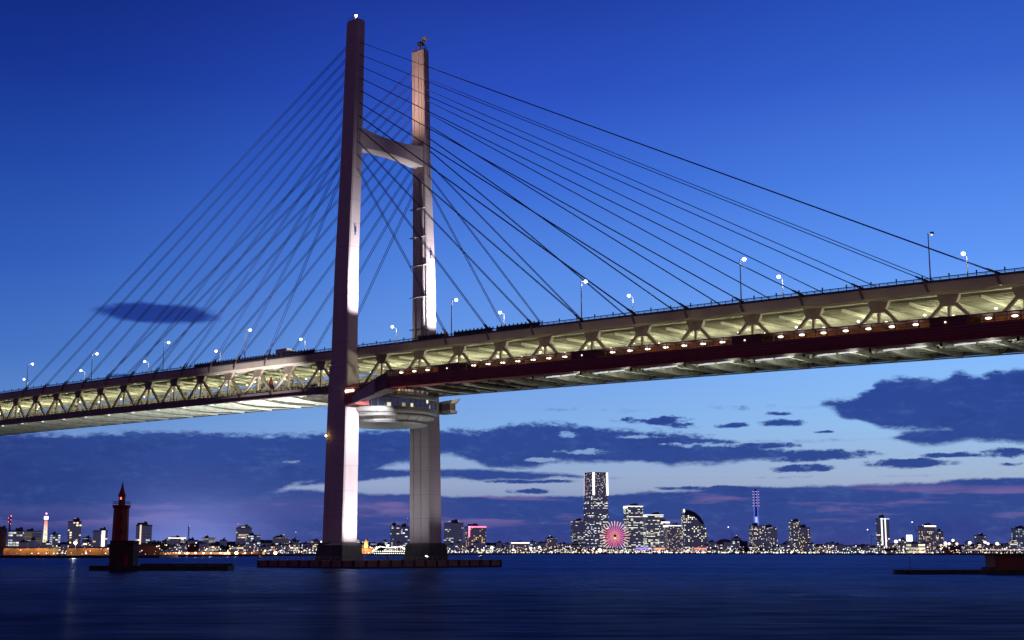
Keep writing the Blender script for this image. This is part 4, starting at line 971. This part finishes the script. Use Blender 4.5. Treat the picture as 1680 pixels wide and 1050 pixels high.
def build_right_town():
    bld(728, 760, 860, 3000, 'blue grey office tower just past the far tower leg', FO2, 'office_tower', th=.5, roof=(('mast', 4, .3, LW), ('mast', 3, -.3, LW)))
    bld(762, 797, 866, 3000, 'brick red hotel with pink neon along its roof and corner', FH, 'hotel', th=.35, roof=(('edge', .6, LMAG), ('corner', 2.4, LMAG, -.93, .62)))
    bld(798, 832, 899, 3050, 'low dark row past the neon hotel', FD, th=.2)
    bld(836, 868, 891.5, 3100, 'low block with a bright white roof line left of the skyscraper', FH, th=.15, roof=(('edge', .8, LW),))
    bld(866, 896, 899, 3300, 'low dark block with lit ground floor past the white roofed block', FO, th=.2)
    bld(896, 914, 884, 3500, 'small block with one white roof lamp', FH, th=.4, roof=(('mast', 4, -.2, LW),))
    bld(913, 936, 893, 3500, 'brownish low block before the blue tower', FH, th=.3)
    bld(937, 960, 856, 4300, 'dark blue tower left of the skyscraper', FO2, 'office_tower', th=.3)
    bld(930, 962, 895, 3500, 'low dark block in front of the blue tower', FO, th=.3)
    # the skyscraper
    d = 4600; k = d/F_PX; th = .55; loc, rz = frame(978.5, d, th); s = 27.5*k; Z = lambda y: CZ+(906-y)*k-2.2
    t = thing('skyscraper', 'very tall tapering skyscraper with two white lit corner strips on its upper third', 'skyscraper', loc, rz)
    bm = NB(); frustum(bm, 0, s*.56, s*.56, Z(816), s*.51, s*.51); obj('wall', bm, FL, t)
    bm = NB(); frustum(bm, Z(816)+.02, s*.49, s*.49, Z(780), s*.475, s*.475); obj('upper_wall', bm, FL2, t)
    bm = NB(); frustum(bm, Z(780)+.02, s*.485, s*.485, Z(778), s*.47, s*.47); obj('roof', bm, TEAL, t)
    for a, b in ((-.475, -.475), (.47, -.475)):
        bm = NB(); beam(bm, (s*a*1.04, s*b*1.04, Z(815)), (s*a*1.01, s*b*1.01, Z(778.5)), 2.4*k, 2.4*k); obj('light_strip', bm, glow('strip_bright', (1, .98, .9), 2.4), t)
    bm = NB(); beam(bm, (-s*.5, s*.48, Z(815)), (-s*.48, s*.475, Z(778.5)), .9*k, .9*k); obj('light_strip', bm, glow('strip_dim', (.9, .7, .85), .8), t)
    bm = NB(); frustum(bm, 0, s*.75, s*.75, Z(898), s*.73, s*.73); obj('podium', bm, FO2, t)
    # stepped row of three towers
    bld(1025, 1055, 833, 4500, 'tallest tower of the stepped row with a white curved crest', FQ, 'office_tower', th=.2, prop=.9, roof=(('edge', .4, LW), ('ledge', 3, LW)))
    bld(1055, 1088, 847, 4500, 'middle tower of the stepped row with a white crest', FQ, 'office_tower', th=.2, prop=.9, roof=(('edge', .4, LW), ('ledge', 2, LW)))
    bld(1082, 1099, 858, 4450, 'lowest slim tower of the stepped row with a white cap', FQ, 'office_tower', th=.3, roof=(('edge', 1.4, LW),))
    bld(1090, 1121, 864, 4400, 'pinkish hotel block with a white winged roof', FH, 'hotel', th=.25, roof=(('edge', .6, LW), ('ledge', 2, LW)))
    # sail shaped hotel
    d = 4200; k = d/F_PX; loc, rz = frame(1139, d, .18); Z = lambda y: CZ+(906-y)*k-2.2
    t = thing('sail_hotel', 'dark hotel shaped like a sail with a curved edge and many lit rooms', 'hotel', loc, rz)
    out = [(-18*k, 0), (20*k, 0), (20.5*k, Z(885)), (19*k, Z(872)), (15*k, Z(860)), (9*k, Z(850)), (1*k, Z(843)), (-9*k, Z(839)), (-18*k, Z(838))]
    out2 = [(x, z) for x, z in out]
    bm = NB(); a = [bm.verts.new((x, -8*k, z)) for x, z in out2]; b = [bm.verts.new((x, 8*k, z)) for x, z in out2]; n = len(out2)
    for i in range(n): bm.faces.new((a[i], a[(i+1) % n], b[(i+1) % n], b[i]))
    bm.faces.new(a[::-1]); bm.faces.new(b); obj('wall', bm, FS, t)
    bm = NB()
    top = out2[4:]
    A = [[bm.verts.new((x, y, z+.3)) for x, z in top] for y in (-8.3*k, 8.3*k)]+[[bm.verts.new((x-4*k*(i < 4), y, z-9*k*(.3+.7*i/4))) for i, (x, z) in enumerate(top)] for y in (-8.3*k, 8.3*k)]
    for i in range(4): bm.faces.new((A[0][i], A[0][i+1], A[1][i+1], A[1][i])); bm.faces.new((A[0][i], A[0][i+1], A[2][i+1], A[2][i]))
    obj('crown_screen', bm, mat('crown_blue', (.06, .07, .16), .5), t)
    bm = NB(); ball(bm, (-18*k, -8*k, Z(840)), 1.5*k, 8, 2); obj('crest_light', bm, LW, t)
    bm = NB(); box(bm, -22*k, 22*k, -11*k, 11*k, 0, Z(899)); obj('podium', bm, FO, t)
    # dome hall and dark quarter past the sail
    d = 3800; k = d/F_PX; loc, rz = frame(1189, d); Z = lambda y: CZ+(906-y)*k-2.2
    t = thing('domed_hall', 'low dark domed hall with a dimly lit front past the sail hotel', 'hall', loc, rz)
    bm = NB(); lathe(bm, [(13*k, 0), (13*k, Z(893)), (12*k, Z(889)), (8*k, Z(886)), (.01, Z(884.6))], 24); obj('dome', bm, mat('dome_green', (.16, .18, .15), .7), t)
    bm = NB(); box(bm, -4*k, 9*k, -15*k, -11*k, 0, Z(896)); obj('porch', bm, facade('porch_lit', (.3, .27, .2), (6, 6), .8, (1, .95, .6), NE, .8, 0, (.7, .7)), t)
    bld(1158, 1178, 890, 4000, 'low dark roof between the sail hotel and the domed hall', FD, th=.3)
    bld(1202, 1226, 889, 3900, 'dark blue low block past the domed hall', mat('blue_block', (.06, .07, .13), .7), th=.3)
    bld(1200, 1216, 884, 5000, 'faint far block behind the domed hall', FD, th=.5, roof=(('mast', 5, .1, LRED),))
    # telecom tower
    bld(1231, 1256, 864, 4100, 'square office block that carries the blue telecom tower', FA, 'office_block', th=.3)
    d = 4160; k = d/F_PX; loc, rz = frame(1242.5, d); loc = (loc[0], loc[1], CZ+(906-864)*k-2.2+3.2); Z = lambda y: (862-y)*k
    t = thing('telecom_tower', 'tall telecom tower with a blue lit shaft and stacked ring platforms', 'tower', loc, rz)
    bm = NB()
    for sx in (-1, 1):
        for sy in (-1, 1): tube(bm, (sx*3.4*k, sy*3.4*k, 0), (sx*2.2*k, sy*2.2*k, Z(806)), .95, 6)
    obj('lattice_leg', bm, LBLU, t)  # blue floodlighting put in as emission on lattice and lower shaft
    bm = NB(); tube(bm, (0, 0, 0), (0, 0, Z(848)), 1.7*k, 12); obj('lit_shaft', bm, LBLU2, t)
    bm = NB(); tube(bm, (0, 0, Z(848)), (0, 0, Z(803)), 1.5*k, 12); obj('shaft', bm, mat('shaft_blue', (.05, .06, .25), .5), t)
    for i in range(6):
        bm = NB(); z = Z(831-i*4.6); lathe(bm, [(1.6*k, z), (5.2*k, z), (5.2*k, z+1.3*k), (1.6*k, z+1.3*k)], 16); rg = obj('ring_platform', bm, mat('ring_glow', (.35, .3, .42), .6, emit=(.38, .40, .9), estr=.25), t)  # lamplight on the platforms put in as a weak glow of the rings
        for sx in (-1, 0, 1): bm = NB(); ball(bm, (sx*4.6*k, -5.2*k*(1-.5*abs(sx)), z+.6*k), .5*k, 6); obj('ring_light', bm, glow('ring_pink', (1, .6, .75), 1.6), rg)
    bld(1254, 1276, 867, 4000, 'warm lit flats beside the telecom tower', FA, 'apartment_tower', th=.5)
    bld(1296, 1314, 857, 4000, 'taller of the twin flats with pink windows', FA, 'apartment_tower', th=.3, roof=(('mast', 2, -.3, LW),))
    bld(1312, 1330, 867, 3950, 'lower of the twin flats with warm windows', FA, 'apartment_tower', th=.4, roof=(('mast', 2, -.3, LW),))
    for x0, x1, y, lab in ((1336, 1352, 897, 'low row with dim lights past the twin flats'), (1356, 1384, 899, 'low shed with white lamps on its roof'), (1398, 1436, 896, 'long low terrace of small lights before the striped tower'), (1276, 1296, 899, 'low dark block between the warm flats and the twin flats')):
        bld(x0, x1, y, 3300, lab, FO2, th=.2)
    d = 3200; k = d/F_PX; loc, rz = frame(1363, d)
    t = thing('radio_mast', 'faint thin mast past the twin flats', 'mast', loc, rz); bm = NB(); tube(bm, (0, 0, 0), (0, 0, 24*k), .5, 6, .2); obj('pole', bm, RAILM, t); bm = NB(); tube(bm, (-2, 0, 21*k), (2, 0, 21*k), .3, 5); obj('yard', bm, RAILM, t)
    bld(1440, 1460, 853, 2700, 'slim dark tower with bright white vertical light lines', FO, 'apartment_tower', th=.35, roof=(('corner', 1.8, LW, .1, .18), ('corner', 2.2, LW, -.7, .25), ('mast', 4, 0, LW), ('edge', .8, LBLU2)))
    bld(1462, 1480, 893, 2600, 'low pinkish block under a bright lamp past the slim tower', FH, th=.3)
    d = 2500; k = d/F_PX; loc, rz = frame(1493, d); Z = lambda y: CZ+(906-y)*k-2.2
    t = thing('billboard', 'blazing white square billboard on legs above the quay', 'sign', loc, rz)
    bm = NB(); box(bm, -4.6*k, 4.6*k, -.6, .6, Z(888.5), Z(878.5)); obj('board', bm, glow('board_white', (1, .96, 1), 3), t)
    bm = NB(); tube(bm, (-3*k, .9, 0), (-3*k, .9, Z(879)), .4, 6); tube(bm, (3*k, .9, 0), (3*k, .9, Z(879)), .4, 6); obj('frame', bm, RAILM, t)
    bld(1490, 1516, 893, 2500, 'low terminal with glowing open floors below the white billboard', facade('terminal_lit', (.2, .19, .15), (14, 6), .75, (1, .95, .6), (1, .75, .5), 2.4, .3, (.95, .6)), 'terminal', th=.15)
    bld(1509, 1536, 865, 2900, 'pale pink hotel with two white roof lamps', FH, 'hotel', th=.4, roof=(('mast', 2, -.35, LW), ('mast', 2, .3, LW), ('edge', .5, LWW)))
    bld(1536, 1549, 874, 2900, 'slim grey block beside the pale pink hotel', FO, th=.4)
    bld(1548, 1575, 898, 2600, 'low red lit shed past the slim grey block', mat('red_shed_2', (.3, .12, .1), .8), 'shed', th=.2)
    bld(1600, 1618, 880, 2900, 'dark plain block above the long lit quay rail', FD, th=.4, roof=(('mast', 4, 0, LBLU2),))
    bld(1576, 1600, 897, 2700, 'low block behind bright yard lamps', FD, th=.2)
    bld(1618, 1650, 896, 2700, 'long low depot behind the yellow yard lamp', FH, th=.2)
    bld(1662, 1690, 869, 2700, 'dark blue flats with cold lights at the end of the quay', facade('cold_flats', (.06, .06, .14), (6, 4.5), .34, CW, (.6, .7, 1), 1.5, .2, (.5, .6)), 'apartment_tower', th=.5)
    # elevated road with a continuous lit rail
    d = 2330; k = d/F_PX; loc, rz = frame(1640, d, -.06); Z = lambda y: CZ+(906-y)*k-2.2
    t = thing('elevated_road', 'long elevated road with an unbroken pale lit rail along the quay', 'viaduct', loc, rz)
    bm = NB(); box(bm, -52*k, 70*k, 0, 9, Z(904.5), Z(902.6)); obj('deck', bm, mat('viaduct_grey', (.2, .15, .17), .8), t)
    bm = NB(); box(bm, -52*k, 70*k, -.5, -.05, Z(902.9), Z(901.9)); obj('lit_rail', bm, glow('rail_pale', (1, .85, .75), .8), t)
    for i in range(13): bm = NB(); box(bm, -50*k+i*9.5*k-.9, -50*k+i*9.5*k+.9, 2, 6, 0, Z(904.5)-.01); obj('pier', bm, mat('viaduct_grey', (.2, .15, .17), .8), t)
    # crane masts with a light at the jib
    for px, y, d, lab in ((1425, 870, 2900, 'thin crane with a white jib lamp before the slim striped tower'), (1499, 858, 2900, 'thin crane with a pale jib lamp above the white billboard'), (1196, 866, 4300, 'thin crane with a pink jib lamp behind the domed hall')):
        k = d/F_PX; loc, rz = frame(px, d); h = CZ+(906-y)*k-2.2
        t = thing('crane', lab, 'crane', loc, rz); bm = NB()
        tube(bm, (6*k, 0, 0), (5.4*k, 0, h*.8), .55, 5, .4); obj('tower', bm, RAILM, t)
        bm = NB(); tube(bm, (7*k, 0, h*.72), (0, 0, h*.985), .35, 5, .2); tube(bm, (7*k, 0, h*.72), (9*k, 0, h*.7), .6, 5); obj('jib', bm, RAILM, t)
        bm = NB(); ball(bm, (0, 0, h), .95*k, 8); obj('jib_lamp', bm, glow('lamp_lilac', (1, .7, 1), 3), t)
    # ferris wheel
    d = 4000; k = d/F_PX; loc, rz = frame(1009, d, .12); Z = lambda y: CZ+(906-y)*k-2.2
    t = thing('ferris_wheel', 'big ferris wheel glowing pink with white spoke ends before the skyscraper', 'ferris wheel', loc, rz); hz = Z(881)
    PK = glow('spoke_pink', (1, .20, .27), 1.1); PW = glow('spoke_white', (1, .66, .60), 1.05)
    N = 30
    for i in range(N):
        a = 2*math.pi*(i+.5)/N; c, s = math.cos(a), math.sin(a)
        bm = NB(); beam(bm, (6.0*k*c, -.8, hz+6.0*k*s), (17.5*k*c, -.8, hz+17.5*k*s), 1.7, .8, (0, 1, 0)); sp = obj('spoke', bm, PK, t)
        bm = NB(); beam(bm, (17.55*k*c, -.8, hz+17.55*k*s), (25.0*k*c, -.8, hz+25*k*s), 1.9, .8, (0, 1, 0)); obj('spoke_tip', bm, PW, sp)
        bm = NB(); ball(bm, (26.2*k*c, 1.5, hz+26.2*k*s), .75*k, 8); obj('gondola', bm, mat('gondola_paint', (.5, .35, .4), .5), t)
    bm = NB(); lathe(bm, [(24.6*k, -1.2), (25.4*k, -1.2), (25.4*k, 1.2), (24.6*k, 1.2), (24.6*k, -1.2)], 60); o = obj('rim', bm, mat('rim_white', (.6, .5, .52), .5), t); o.rotation_euler = (math.radians(90), 0, 0); o.location = (0, 1, hz)
    bm = NB(); lathe(bm, [(.01, 0), (5.8*k, 0), (5.8*k, 1.0), (.01, 1.0)], 24); o = obj('hub', bm, glow('hub_rose', (1, .36, .32), .6), t); o.rotation_euler = (math.radians(90), 0, 0); o.location = (0, -.6, hz)
    bm = NB(); lathe(bm, [(.01, 0), (2.2*k, 0), (2.2*k, 1.0), (.01, 1.0)], 16); o = obj('clock_face', bm, mat('clock_dark', (.08, .10, .05), .5), t); o.rotation_euler = (math.radians(90), 0, 0); o.location = (0, -1.9, hz+1.2*k)
    bm = NB(); ball(bm, (0, -3.5, hz-3.0*k), 1.2*k, 10, .7); obj('hub_lamp', bm, glow('hub_warm', (1, .93, .6), 1.6), t)
    bm = NB()
    for sx in (-1, 1):
        for y in (-3, 5): tube(bm, (sx*11*k, y, 0), (0, y*.4, hz-2*k), 1.1, 6, .7)
    obj('support_leg', bm, GREYM, t)
    # amusement halls at its foot
    bld(1040, 1068, 899.5, 3900, 'low hall with a violet lit canopy beside the ferris wheel', FB, 'hall', th=.15, roof=(('edge', 2.0, glow('neon_violet', (.28, .22, 1), 1.4)),))
    bld(1070, 1090, 900, 3900, 'small hall with orange neon beside the violet canopy', FB, 'hall', th=.2, roof=(('edge', 1.6, glow('neon_orange', (1, .36, .16), 1.5)),))
    bld(1136, 1158, 900, 3700, 'low hall with red neon at the foot of the sail hotel', FB, 'hall', th=.15, roof=(('edge', 1.6, glow('neon_red', (1, .25, .14), 1.3)),))
    bld(985, 1032, 901, 3950, 'bright low arcade under the ferris wheel', FB, 'arcade', th=.1, prop=.3)
build_right_town()

# ------------------------------------------------------------------ lamps along the shore
def build_shore_lamps():
    KIND = {}
    def lampat(px, y, col, r, label, group, strength=4, dd=25, real=0):
        d = shore_d(px)+dd; k = d/F_PX; p = at(px, y, d)
        kk = (col, round(r*k, 2), strength)
        t = thing('quay_lamp', label, 'lamp', (p.x, p.y, 2.2), VIEWROT, group); h = max(1.5, p.z-2.2)
        bm = NB(); tube(bm, (0, .2, 0), (0, .2, h), .12, 5); obj('post', bm, RAILM, t)
        bm = NB(); ball(bm, (0, 0, h), r*k, 8, .85); obj('lamp_head', bm, glow('quay_glow_%d_%d_%d_%.1f' % (*[int(c*99) for c in col], strength), col, strength*.55), t)
        if real: lamp('quay_light', 'POINT', (0, -2.0-r*k, h), real, col, t, size=.6)
    OR, WA, WH, CO, GR, PI = (1, .50, .16), (1, .80, .50), (1, .95, .84), (.85, .93, 1), (.80, 1, .82), (1, .6, .62)
    for i, x in enumerate((52, 63, 76, 88, 94, 107)): lampat(x, 910.5+R.uniform(-.5, .5), (1, .72, .48), 1.1, 'short peach quay lamp of the evenly lit row below the orange wharf shed', 'peach lamps on the wharf', 4, 4, 0)
    lampat(124, 890.5, (1, .80, .34), 3.0, 'large glaring yellow lamp above the orange wharf shed', None, 5, 60, 30000)
    lampat(141, 904.5, (1, .25, .3), 1.2, 'red harbour lamp past the peach lamps', None, 4, 4); lampat(141, 910, WH, 1.5, 'white harbour lamp below the red one', None, 5, 2)
    lampat(173, 910, WH, 1.0, 'single white lamp just before the lighthouse', None, 4, 4)
    for i, x in enumerate((294, 307, 321, 334, 346, 361.5, 374)): lampat(x, 910+R.uniform(-.4, .4), (1, .74, .46), 1.5, 'round orange lamp of the even row along the quay past the lighthouse', 'orange lamps along the quay', 5, 6, 9000)
    lampat(388, 909.6, (1, .66, .30), 3.0, 'largest orange lamp on the quay, below the stepped dark block', None, 5, 8, 20000)
    lampat(402, 910, WA, 1.7, 'warm white lamp beside the largest orange lamp', None, 5, 8); lampat(413, 910.5, (1, .6, .4), 1.2, 'small orange lamp past the warm white one', None, 4, 8)
    lampat(435, 903.5, WA, 1.8, 'cream lamp above the end of the fender platform', None, 5, 30); lampat(452, 909, (1, .66, .2), 3.0, 'big orange lamp above the fender platform', None, 5, 10, 20000)
    lampat(450, 902.6, (1, .15, .12), 2.0, 'red glowing lamp over the big orange one', None, 2, 30)
    lampat(637, 896, (.95, 1, .95), 3.0, 'large white floodlamp at the head of the lit liner', None, 5, 60)
    lampat(807, 898.5, (.86, 1, .95), 2.6, 'pale green white floodlamp past the neon hotel', None, 4, 60); lampat(842, 902, WH, 2.0, 'round white lamp below the white roofed block', None, 5, 20)
    lampat(871, 899.5, (1, .80, .78), 2.4, 'pinkish white lamp at the end of the white roofed block', None, 4, 20); lampat(885, 897, CO, 1.6, 'cool white lamp before the blue tower', None, 4, 40)
    lampat(974, 900, NE, 1.6, 'greenish white lamp at the foot of the skyscraper', None, 5, 40); lampat(984, 902.5, NE, 3.2, 'large greenish white glare beside the ferris wheel foot', None, 4, 40)
    lampat(1470, 888.5, (1, .78, .88), 3.2, 'large pinkish lamp past the slim dark tower', None, 4, 40); lampat(1476, 886, WH, 1.6, 'small lamp beside the large pinkish one', None, 4, 40)
    for x, y, r, c, lab in ((1551, 891, 2.6, WH, 'large white yard lamp past the pink hotel'), (1557, 892, 2.4, (1, .85, .8), 'pinkish yard lamp beside the large white one'), (1563.5, 886.5, 2.4, (1, .85, .75), 'high peach yard lamp over the others'), (1570, 892, 2.4, (1, .55, .3), 'orange yard lamp below the high peach one'), (1591, 890.5, 2.8, WH, 'big round white yard lamp standing alone'), (1616, 889.5, 2.4, (1, .95, .8), 'cream yard lamp by the dark plain block'), (1621, 892, 2.4, (1, .6, .4), 'orange yard lamp beside the cream one'), (1636, 892, 3.0, (1, .85, .4), 'broad yellow yard lamp above the lit rail')):
        lampat(x, y, c, r, lab, None, 4, 60)
    for a, b, n, ylo, yhi, grp, lab, cs, big in ((455, 528, 12, 898, 909, 'small lamps left of the near leg', 'tiny lamp among those crowded behind the left end of the fender platform', (WH, WA, CO), .9),
        (612, 668, 14, 903, 910, 'small lamps by the lit liner', 'tiny white lamp among those crowded round the lit liner', (WH, WH, WA), 1.0),
        (732, 830, 28, 900, 908, 'small lamps past the far leg', 'tiny lamp among those crowded between the far leg and the pale floodlamp', (WH, WH, WA, GR), 1.0),
        (832, 960, 26, 903, 908.6, 'small lamps before the skyscraper', 'tiny lamp among those crowded on the quay left of the skyscraper', (WH, WA, WA, CO), 1.0),
        (960, 1165, 52, 902, 908.6, 'small lamps below the wheel and sail hotel', 'tiny lamp among those crowded on the quay under the wheel and sail hotel', (WH, WA, NE, WH, PI), 1.1),
        (1165, 1440, 58, 903, 908.8, 'small lamps along the long quay', 'tiny lamp among those strung along the quay below telecom tower and twin flats', (WH, GR, WH, NE, WA), 1.1),
        (1440, 1530, 12, 902, 909.5, 'small lamps below the billboard', 'tiny lamp among those crowded on the quay around the white billboard', (WH, NE, WA), 1.0),
        (1545, 1680, 16, 903, 910, 'small lamps below the lit rail', 'tiny lamp among those scattered below and beside the pale lit rail', (WH, WA, PI, OR), .8),
        (262, 440, 8, 899, 909, 'small lamps behind the quay', 'tiny warm lamp among those scattered behind the row of orange quay lamps', (WA, OR, WH), .7),
        (10, 178, 8, 884, 909, 'small lamps behind the wharf', 'tiny warm lamp among those scattered behind the orange wharf sheds', (WA, OR, WH), .7)):
        for i in range(n):
            x = a+(b-a)*(i+R.uniform(-.35, 1.35))/n
            lampat(min(max(x, a), b), R.triangular(ylo, yhi, yhi-1.2), R.choice(cs), big*R.uniform(.55, 1.35), lab, grp, R.choice((2, 3, 4)), R.uniform(5, 140))
build_shore_lamps()

# ------------------------------------------------------------------ trees on the waterfront
def build_trees():
    LEAF = mat('foliage', (.035, .05, .03), .9, vary=.35, scale=.6); BARK = mat('bark', (.06, .045, .035), .9, vary=.2)
    protos = []
    for v in range(4):
        bm = NB(); n = 260
        for i in range(n):
            th, ph = R.uniform(0, 6.283), math.acos(R.uniform(-.75, 1)); rr = R.uniform(.45, 1.0)**.6*(1+.22*math.sin(3*th+v)+.15*math.cos(5*ph))
            c = Vector((4.2*rr*math.sin(ph)*math.cos(th), 4.2*rr*math.sin(ph)*math.sin(th), 7+3.6*rr*math.cos(ph))); s = R.uniform(.5, 1.0)
            u = Vector((R.uniform(-1, 1), R.uniform(-1, 1), R.uniform(-1, 1))).normalized(); w = u.orthogonal().normalized(); q = u.cross(w)
            bm.faces.new([bm.verts.new(c+w*s), bm.verts.new(c+q*s*.7), bm.verts.new(c-w*s), bm.verts.new(c-q*s*.7)])
        t = thing('tree', 'x', 'tree'); me = obj('crown', bm, LEAF, t)
        bm = NB(); tube(bm, (0, 0, 0), (0, 0, 6.5), .4, 7, .2)
        for i in range(4): tube(bm, (0, 0, 3.5+i*.6), (2.2*math.cos(i*1.7+v), 2.2*math.sin(i*1.7+v), 6.5+i*.5), .16, 5, .06)
        obj('trunk', bm, BARK, t); protos.append([t, False])
    rows = ((246, 272, 9, 1400, 'trees past the red warehouse', 'round dark tree of the clump past the orange red warehouse'), (350, 380, 8, 1750, 'trees before the stepped block', 'round dark tree of the clump left of the stepped dark block'),
            (534, 562, 6, 2150, 'trees by the near footing', 'round dark tree beside the footing of the near leg'), (606, 634, 8, 2300, 'trees by the liner', 'round dark tree of the clump behind the lit liner'),
            (940, 986, 12, 3200, 'trees by the skyscraper', 'round dark tree of the clump at the foot of the skyscraper'), (1205, 1440, 40, 3350, 'trees along the long quay', 'round dark tree of the long row along the quay below the telecom tower'), (1448, 1470, 5, 2480, 'trees by the billboard', 'round dark tree of the few left of the white billboard'))
    for a, b, n, d, grp, lab in rows:
        for i in range(n):
            x = a+(b-a)*(i+R.uniform(.1, .9))/n; p = at(x, 906, d+R.uniform(-30, 60)); e = R.choice(protos)
            t = e[0] if not e[1] else dup(e[0]); e[1] = True
            t.location = (p.x, p.y, 2.2); s = R.uniform(.75, 1.3); t.scale = (s*1.1, s*1.1, s); t.rotation_euler = (0, 0, R.uniform(0, 6.28))
            t['label'] = lab; t['group'] = grp; t['category'] = 'tree'
build_trees()

# ------------------------------------------------------------------ small blocks that fill the waterfront, and the countless far lights
def build_filler():
    for a, b, n, dd, ylo, yhi, lab, grp in ((12, 178, 9, 900, 884, 897, 'small low block in the dim row behind the orange wharf sheds', 'low blocks behind the wharf'),
        (232, 440, 13, 700, 886, 899, 'small low block in the dim row behind the orange quay lamps', 'low blocks behind the quay lamps'),
        (440, 528, 8, 600, 889, 899, 'small low block in the dim row left of the near leg', 'low blocks left of the near leg'),
        (592, 660, 6, 900, 888, 898, 'small low block in the dim row behind the lit liner', 'low blocks behind the liner'),
        (735, 835, 9, 500, 890, 901, 'small low block at the feet of the neon hotel', 'low blocks by the neon hotel'),
        (868, 960, 9, 500, 889, 901, 'small low block in the dim row left of the skyscraper', 'low blocks left of the skyscraper'),
        (1150, 1300, 12, 600, 889, 901, 'small low block in the dim row round the domed hall', 'low blocks round the domed hall'),
        (1330, 1440, 11, 700, 891, 901, 'small low block in the dim row past the twin flats', 'low blocks past the twin flats'),
        (1460, 1680, 18, 700, 886, 900, 'small low block in the dim row behind the yard lamps', 'low blocks behind the yard lamps')):
        for i in range(n):
            x = a+(b-a)*(i+R.uniform(.1, .9))/n; w = R.uniform(8, 17)
            t = bld(x-w/2, x+w/2, R.uniform(ylo, yhi), shore_d(x)+dd*R.uniform(.5, 1.2), lab, R.choice((FO2, FA, FH, FD, FO, FB)), 'low_block', 'building', R.uniform(-.5, .6), R.uniform(.4, .9))
            t['group'] = grp
    cols = {'far_lights': ((1, .56, .24), 1.7), 'far_lights.001': ((1, .86, .66), 1.9), 'far_lights.002': ((.86, .94, 1), 2.0)}
    for i, (nm, (c, st)) in enumerate(cols.items()):
        bm = NB()
        for a, b, n, ylo, yhi, wt in ((10, 178, 26, 893, 913, (3, 2, 1)), (225, 440, 60, 890, 911, (3, 2, 1)), (440, 528, 34, 893, 909, (2, 2, 1)), (592, 668, 40, 894, 909, (2, 3, 1)), (732, 960, 80, 894, 908, (2, 3, 2)),
                                  (960, 1165, 80, 898, 908.5, (2, 3, 2)), (1165, 1440, 90, 893, 908.6, (1.5, 3, 2)), (1440, 1680, 90, 889, 909, (3, 3, 2))):
            for k in range(int(n*wt[i]/sum(wt)*1.6)):
                x = R.uniform(a, b); y = R.triangular(ylo, yhi, yhi-2); d = shore_d(x)+R.uniform(12, 190); p = at(x, y, d); r = d/F_PX*R.choice((.4, .5, .6, .8, 1.0))
                ball(bm, (p.x, p.y, max(p.z, 3)), r, 5)
        struct(obj('far_lights', bm, glow('far_glow_%d' % i, c, st)), 'stuff')
build_filler()
